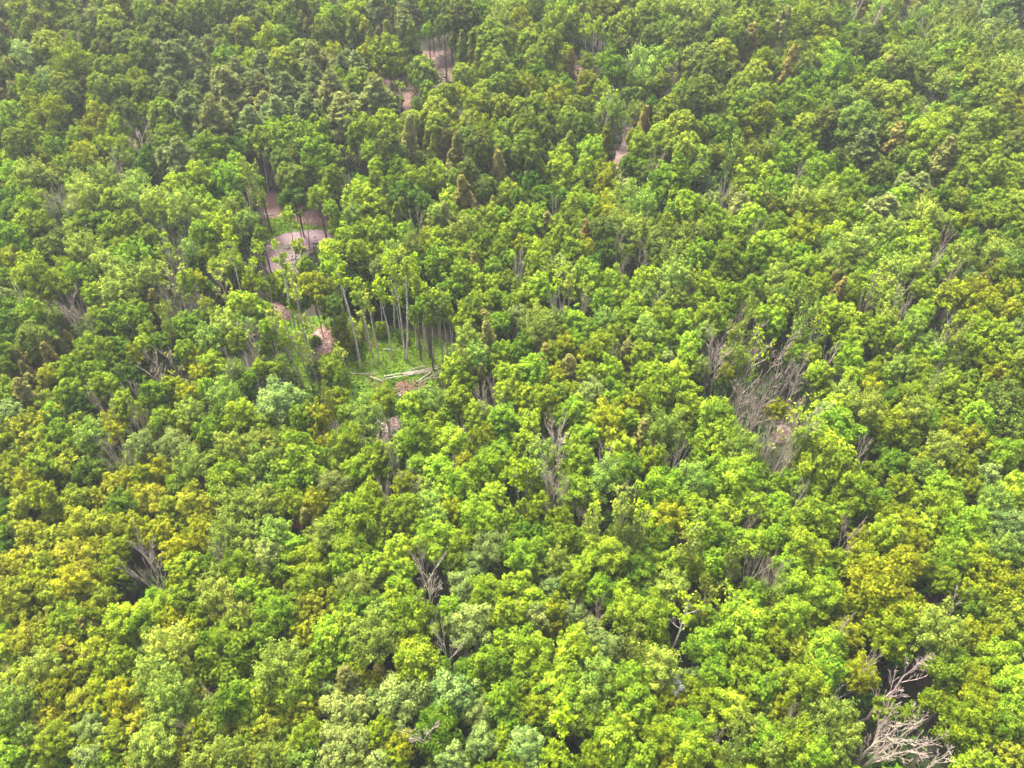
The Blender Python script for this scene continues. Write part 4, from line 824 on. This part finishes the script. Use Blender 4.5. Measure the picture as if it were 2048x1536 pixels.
def pile(poly, h, words, col, light, seed):
    P = np.array([on_plane(x, y)[0][:2] for x, y in poly]); c = P.mean(0); r = np.random.default_rng(seed); root = empty("brush_heap", (c[0], c[1], 0))
    n = len(P); rings = 7; V = []; 
    for k in range(rings+1):
        f = k/rings
        for i in range(n*3):
            a, b = P[i//3], P[(i//3+1) % n]; p = a+(b-a)*((i % 3)/3)-c
            V.append([*(p*(1-f)*(1+0.08*r.normal())), -0.05+h*math.sin(f*1.5)*r.uniform(0.8, 1.15)])
    m = n*3; Q = [[k*m+i, k*m+(i+1) % m, (k+1)*m+(i+1) % m, (k+1)*m+i] for k in range(rings) for i in range(m)]
    link("mound", mesh_from("mound", V, Q, [M_CHIPS]), root)
    lo, hi = P.min(0)-c, P.max(0)-c; area = (hi-lo).prod(); ns = int(area*26); X = r.uniform(lo, hi, (ns*2, 2)); X = X[inside_np([tuple(p-c) for p in P*1.0], X[:, 0], X[:, 1])][:ns]
    ctr = 1-np.clip(np.linalg.norm(X/((hi-lo)*0.5), axis=1), 0, 1); z = h*np.sqrt(ctr)*0.95+0.05
    d = norm(r.normal(size=(len(X), 3))*np.array([1, 1, 0.28])); L = r.uniform(0.3, 1.0, len(X))[:, None]; p = np.concatenate([X, z[:, None]], 1)
    V, Q = tubes(np.concatenate([p-d*L, p+d*L, np.full((len(X), 1), 0.035), np.full((len(X), 1), 0.015)], 1), 3); A = Acc(); A.add(V, Q); link("sticks", A.mesh("sticks", [M_BARK]), root, col)
    k = int(len(X)*light); p = p[:k]; p[:, 2] += 0.1; d = d[:k]; V, Q = tubes(np.concatenate([p-d*0.35, p+d*0.35, np.full((k, 1), 0.05), np.full((k, 1), 0.03)], 1), 3); A = Acc(); A.add(V, Q); link("split_wood", A.mesh("split_wood", [M_BARK]), root, (0.75, 0.62, 0.55))
    tag(root, words, "brush heap", "brush heaps")
pile(PILES[0], 1.3, "large rounded pink brush heap on the grass of the clearing", (0.72, 0.44, 0.38), 0.3, 1)
pile(PILES[1], 1.0, "long pink brush heap between leaning birches at the clearing's left", (0.58, 0.38, 0.33), 0.12, 2)
pile(PILES[2], 0.8, "flat rust brown brush heap under the crossed logs", (0.45, 0.25, 0.17), 0.06, 3)
pile([(760, 838), (792, 835), (800, 870), (785, 895), (762, 885), (752, 860)], 1.0, "grey pink brush heap in the small gap with stacked poles", (0.50, 0.36, 0.32), 0.1, 4)
pile(T(512, 0, 4, [(1480, 560), (1600, 550), (1610, 640), (1500, 680), (1440, 640)]), 0.8, "tan brush heap at the near side of the stump clearing", (0.50, 0.38, 0.28), 0.1, 6)
pile(T(512, 0, 4, [(1400, 470), (1560, 450), (1600, 520), (1450, 540)]), 0.6, "grey branch litter heap at the back of the stump clearing", (0.40, 0.32, 0.28), 0.1, 7)
pile(T(1536, 768, 2.479, [(10, 220), (70, 190), (110, 240), (60, 300), (5, 290)]), 1.4, "grey brush heap inside the grey thicket", (0.40, 0.30, 0.28), 0.05, 8)
# two odd ones: a rust brown dead shrub and a tree in white blossom
def odd(u, v, w, hc, name, words, cat, leafc, bark, nleaf, leaf):
    P, zc = on_plane(u, v, hc); wm = w*zc/F; rr = np.random.default_rng(int(u)); root = empty(name, (P[0], P[1], 0)); h = hc+wm*0.4
    T_, B_, tips, _ = skeleton(rr, h, wm, 0.12, 0.6, 9, 6, 6, 0.8, (0, 0))
    A = Acc(); V, Q = tubes(T_, 6); A.add(V, Q); link("trunk", A.mesh("trunk", [M_BARK]), root, bark)
    A = Acc(); V, Q = tubes(B_, 3); A.add(V, Q); link("branches", A.mesh("branches", [M_BARK]), root, bark)
    V, Q, tn = leaf_tufts(tips, rr, nleaf, 0.2, leaf); A = Acc(); A.add(V, Q, 0, tn); link("crown", A.mesh("crown", [M_LEAF]), root, leafc); tag(root, words, cat)
odd(615, 1052, 46, 9.5, "dead_shrub", "low rust brown dead shrub in a dark gap between green crowns", "shrub", (0.22, 0.10, 0.07), (0.28, 0.15, 0.12), 4, 0.2)
odd(1343, 1371, 34, 12.5, "blossom_tree", "small tree top dotted with white blossom beside a dark gap", "tree", (0.75, 0.74, 0.70), (0.3, 0.26, 0.22), 5, 0.2)
write_labels()

# ------------------------------------------------------------------ haze
hm = bpy.data.materials.new("haze_air"); hm.use_nodes = True; nt = hm.node_tree; nt.nodes.clear()
ho = nt.nodes.new("ShaderNodeOutputMaterial"); pv = nt.nodes.new("ShaderNodeVolumePrincipled"); pv.inputs["Color"].default_value = (0.86, 0.92, 0.96, 1); pv.inputs["Density"].default_value = 0.00022
pv.inputs["Anisotropy"].default_value = 0.2
nt.links.new(pv.outputs[0], ho.inputs["Volume"])
x0, x1, y0, y1, z0, z1 = -700, 700, -60, 1100, -1.0, 112.0
V = [(x0, y0, z0), (x1, y0, z0), (x1, y1, z0), (x0, y1, z0), (x0, y0, z1), (x1, y0, z1), (x1, y1, z1), (x0, y1, z1)]
Q = [(0, 3, 2, 1), (4, 5, 6, 7), (0, 1, 5, 4), (1, 2, 6, 5), (2, 3, 7, 6), (3, 0, 4, 7)]
tag(link("haze", mesh_from("haze", V, Q, [hm])), kind="stuff")
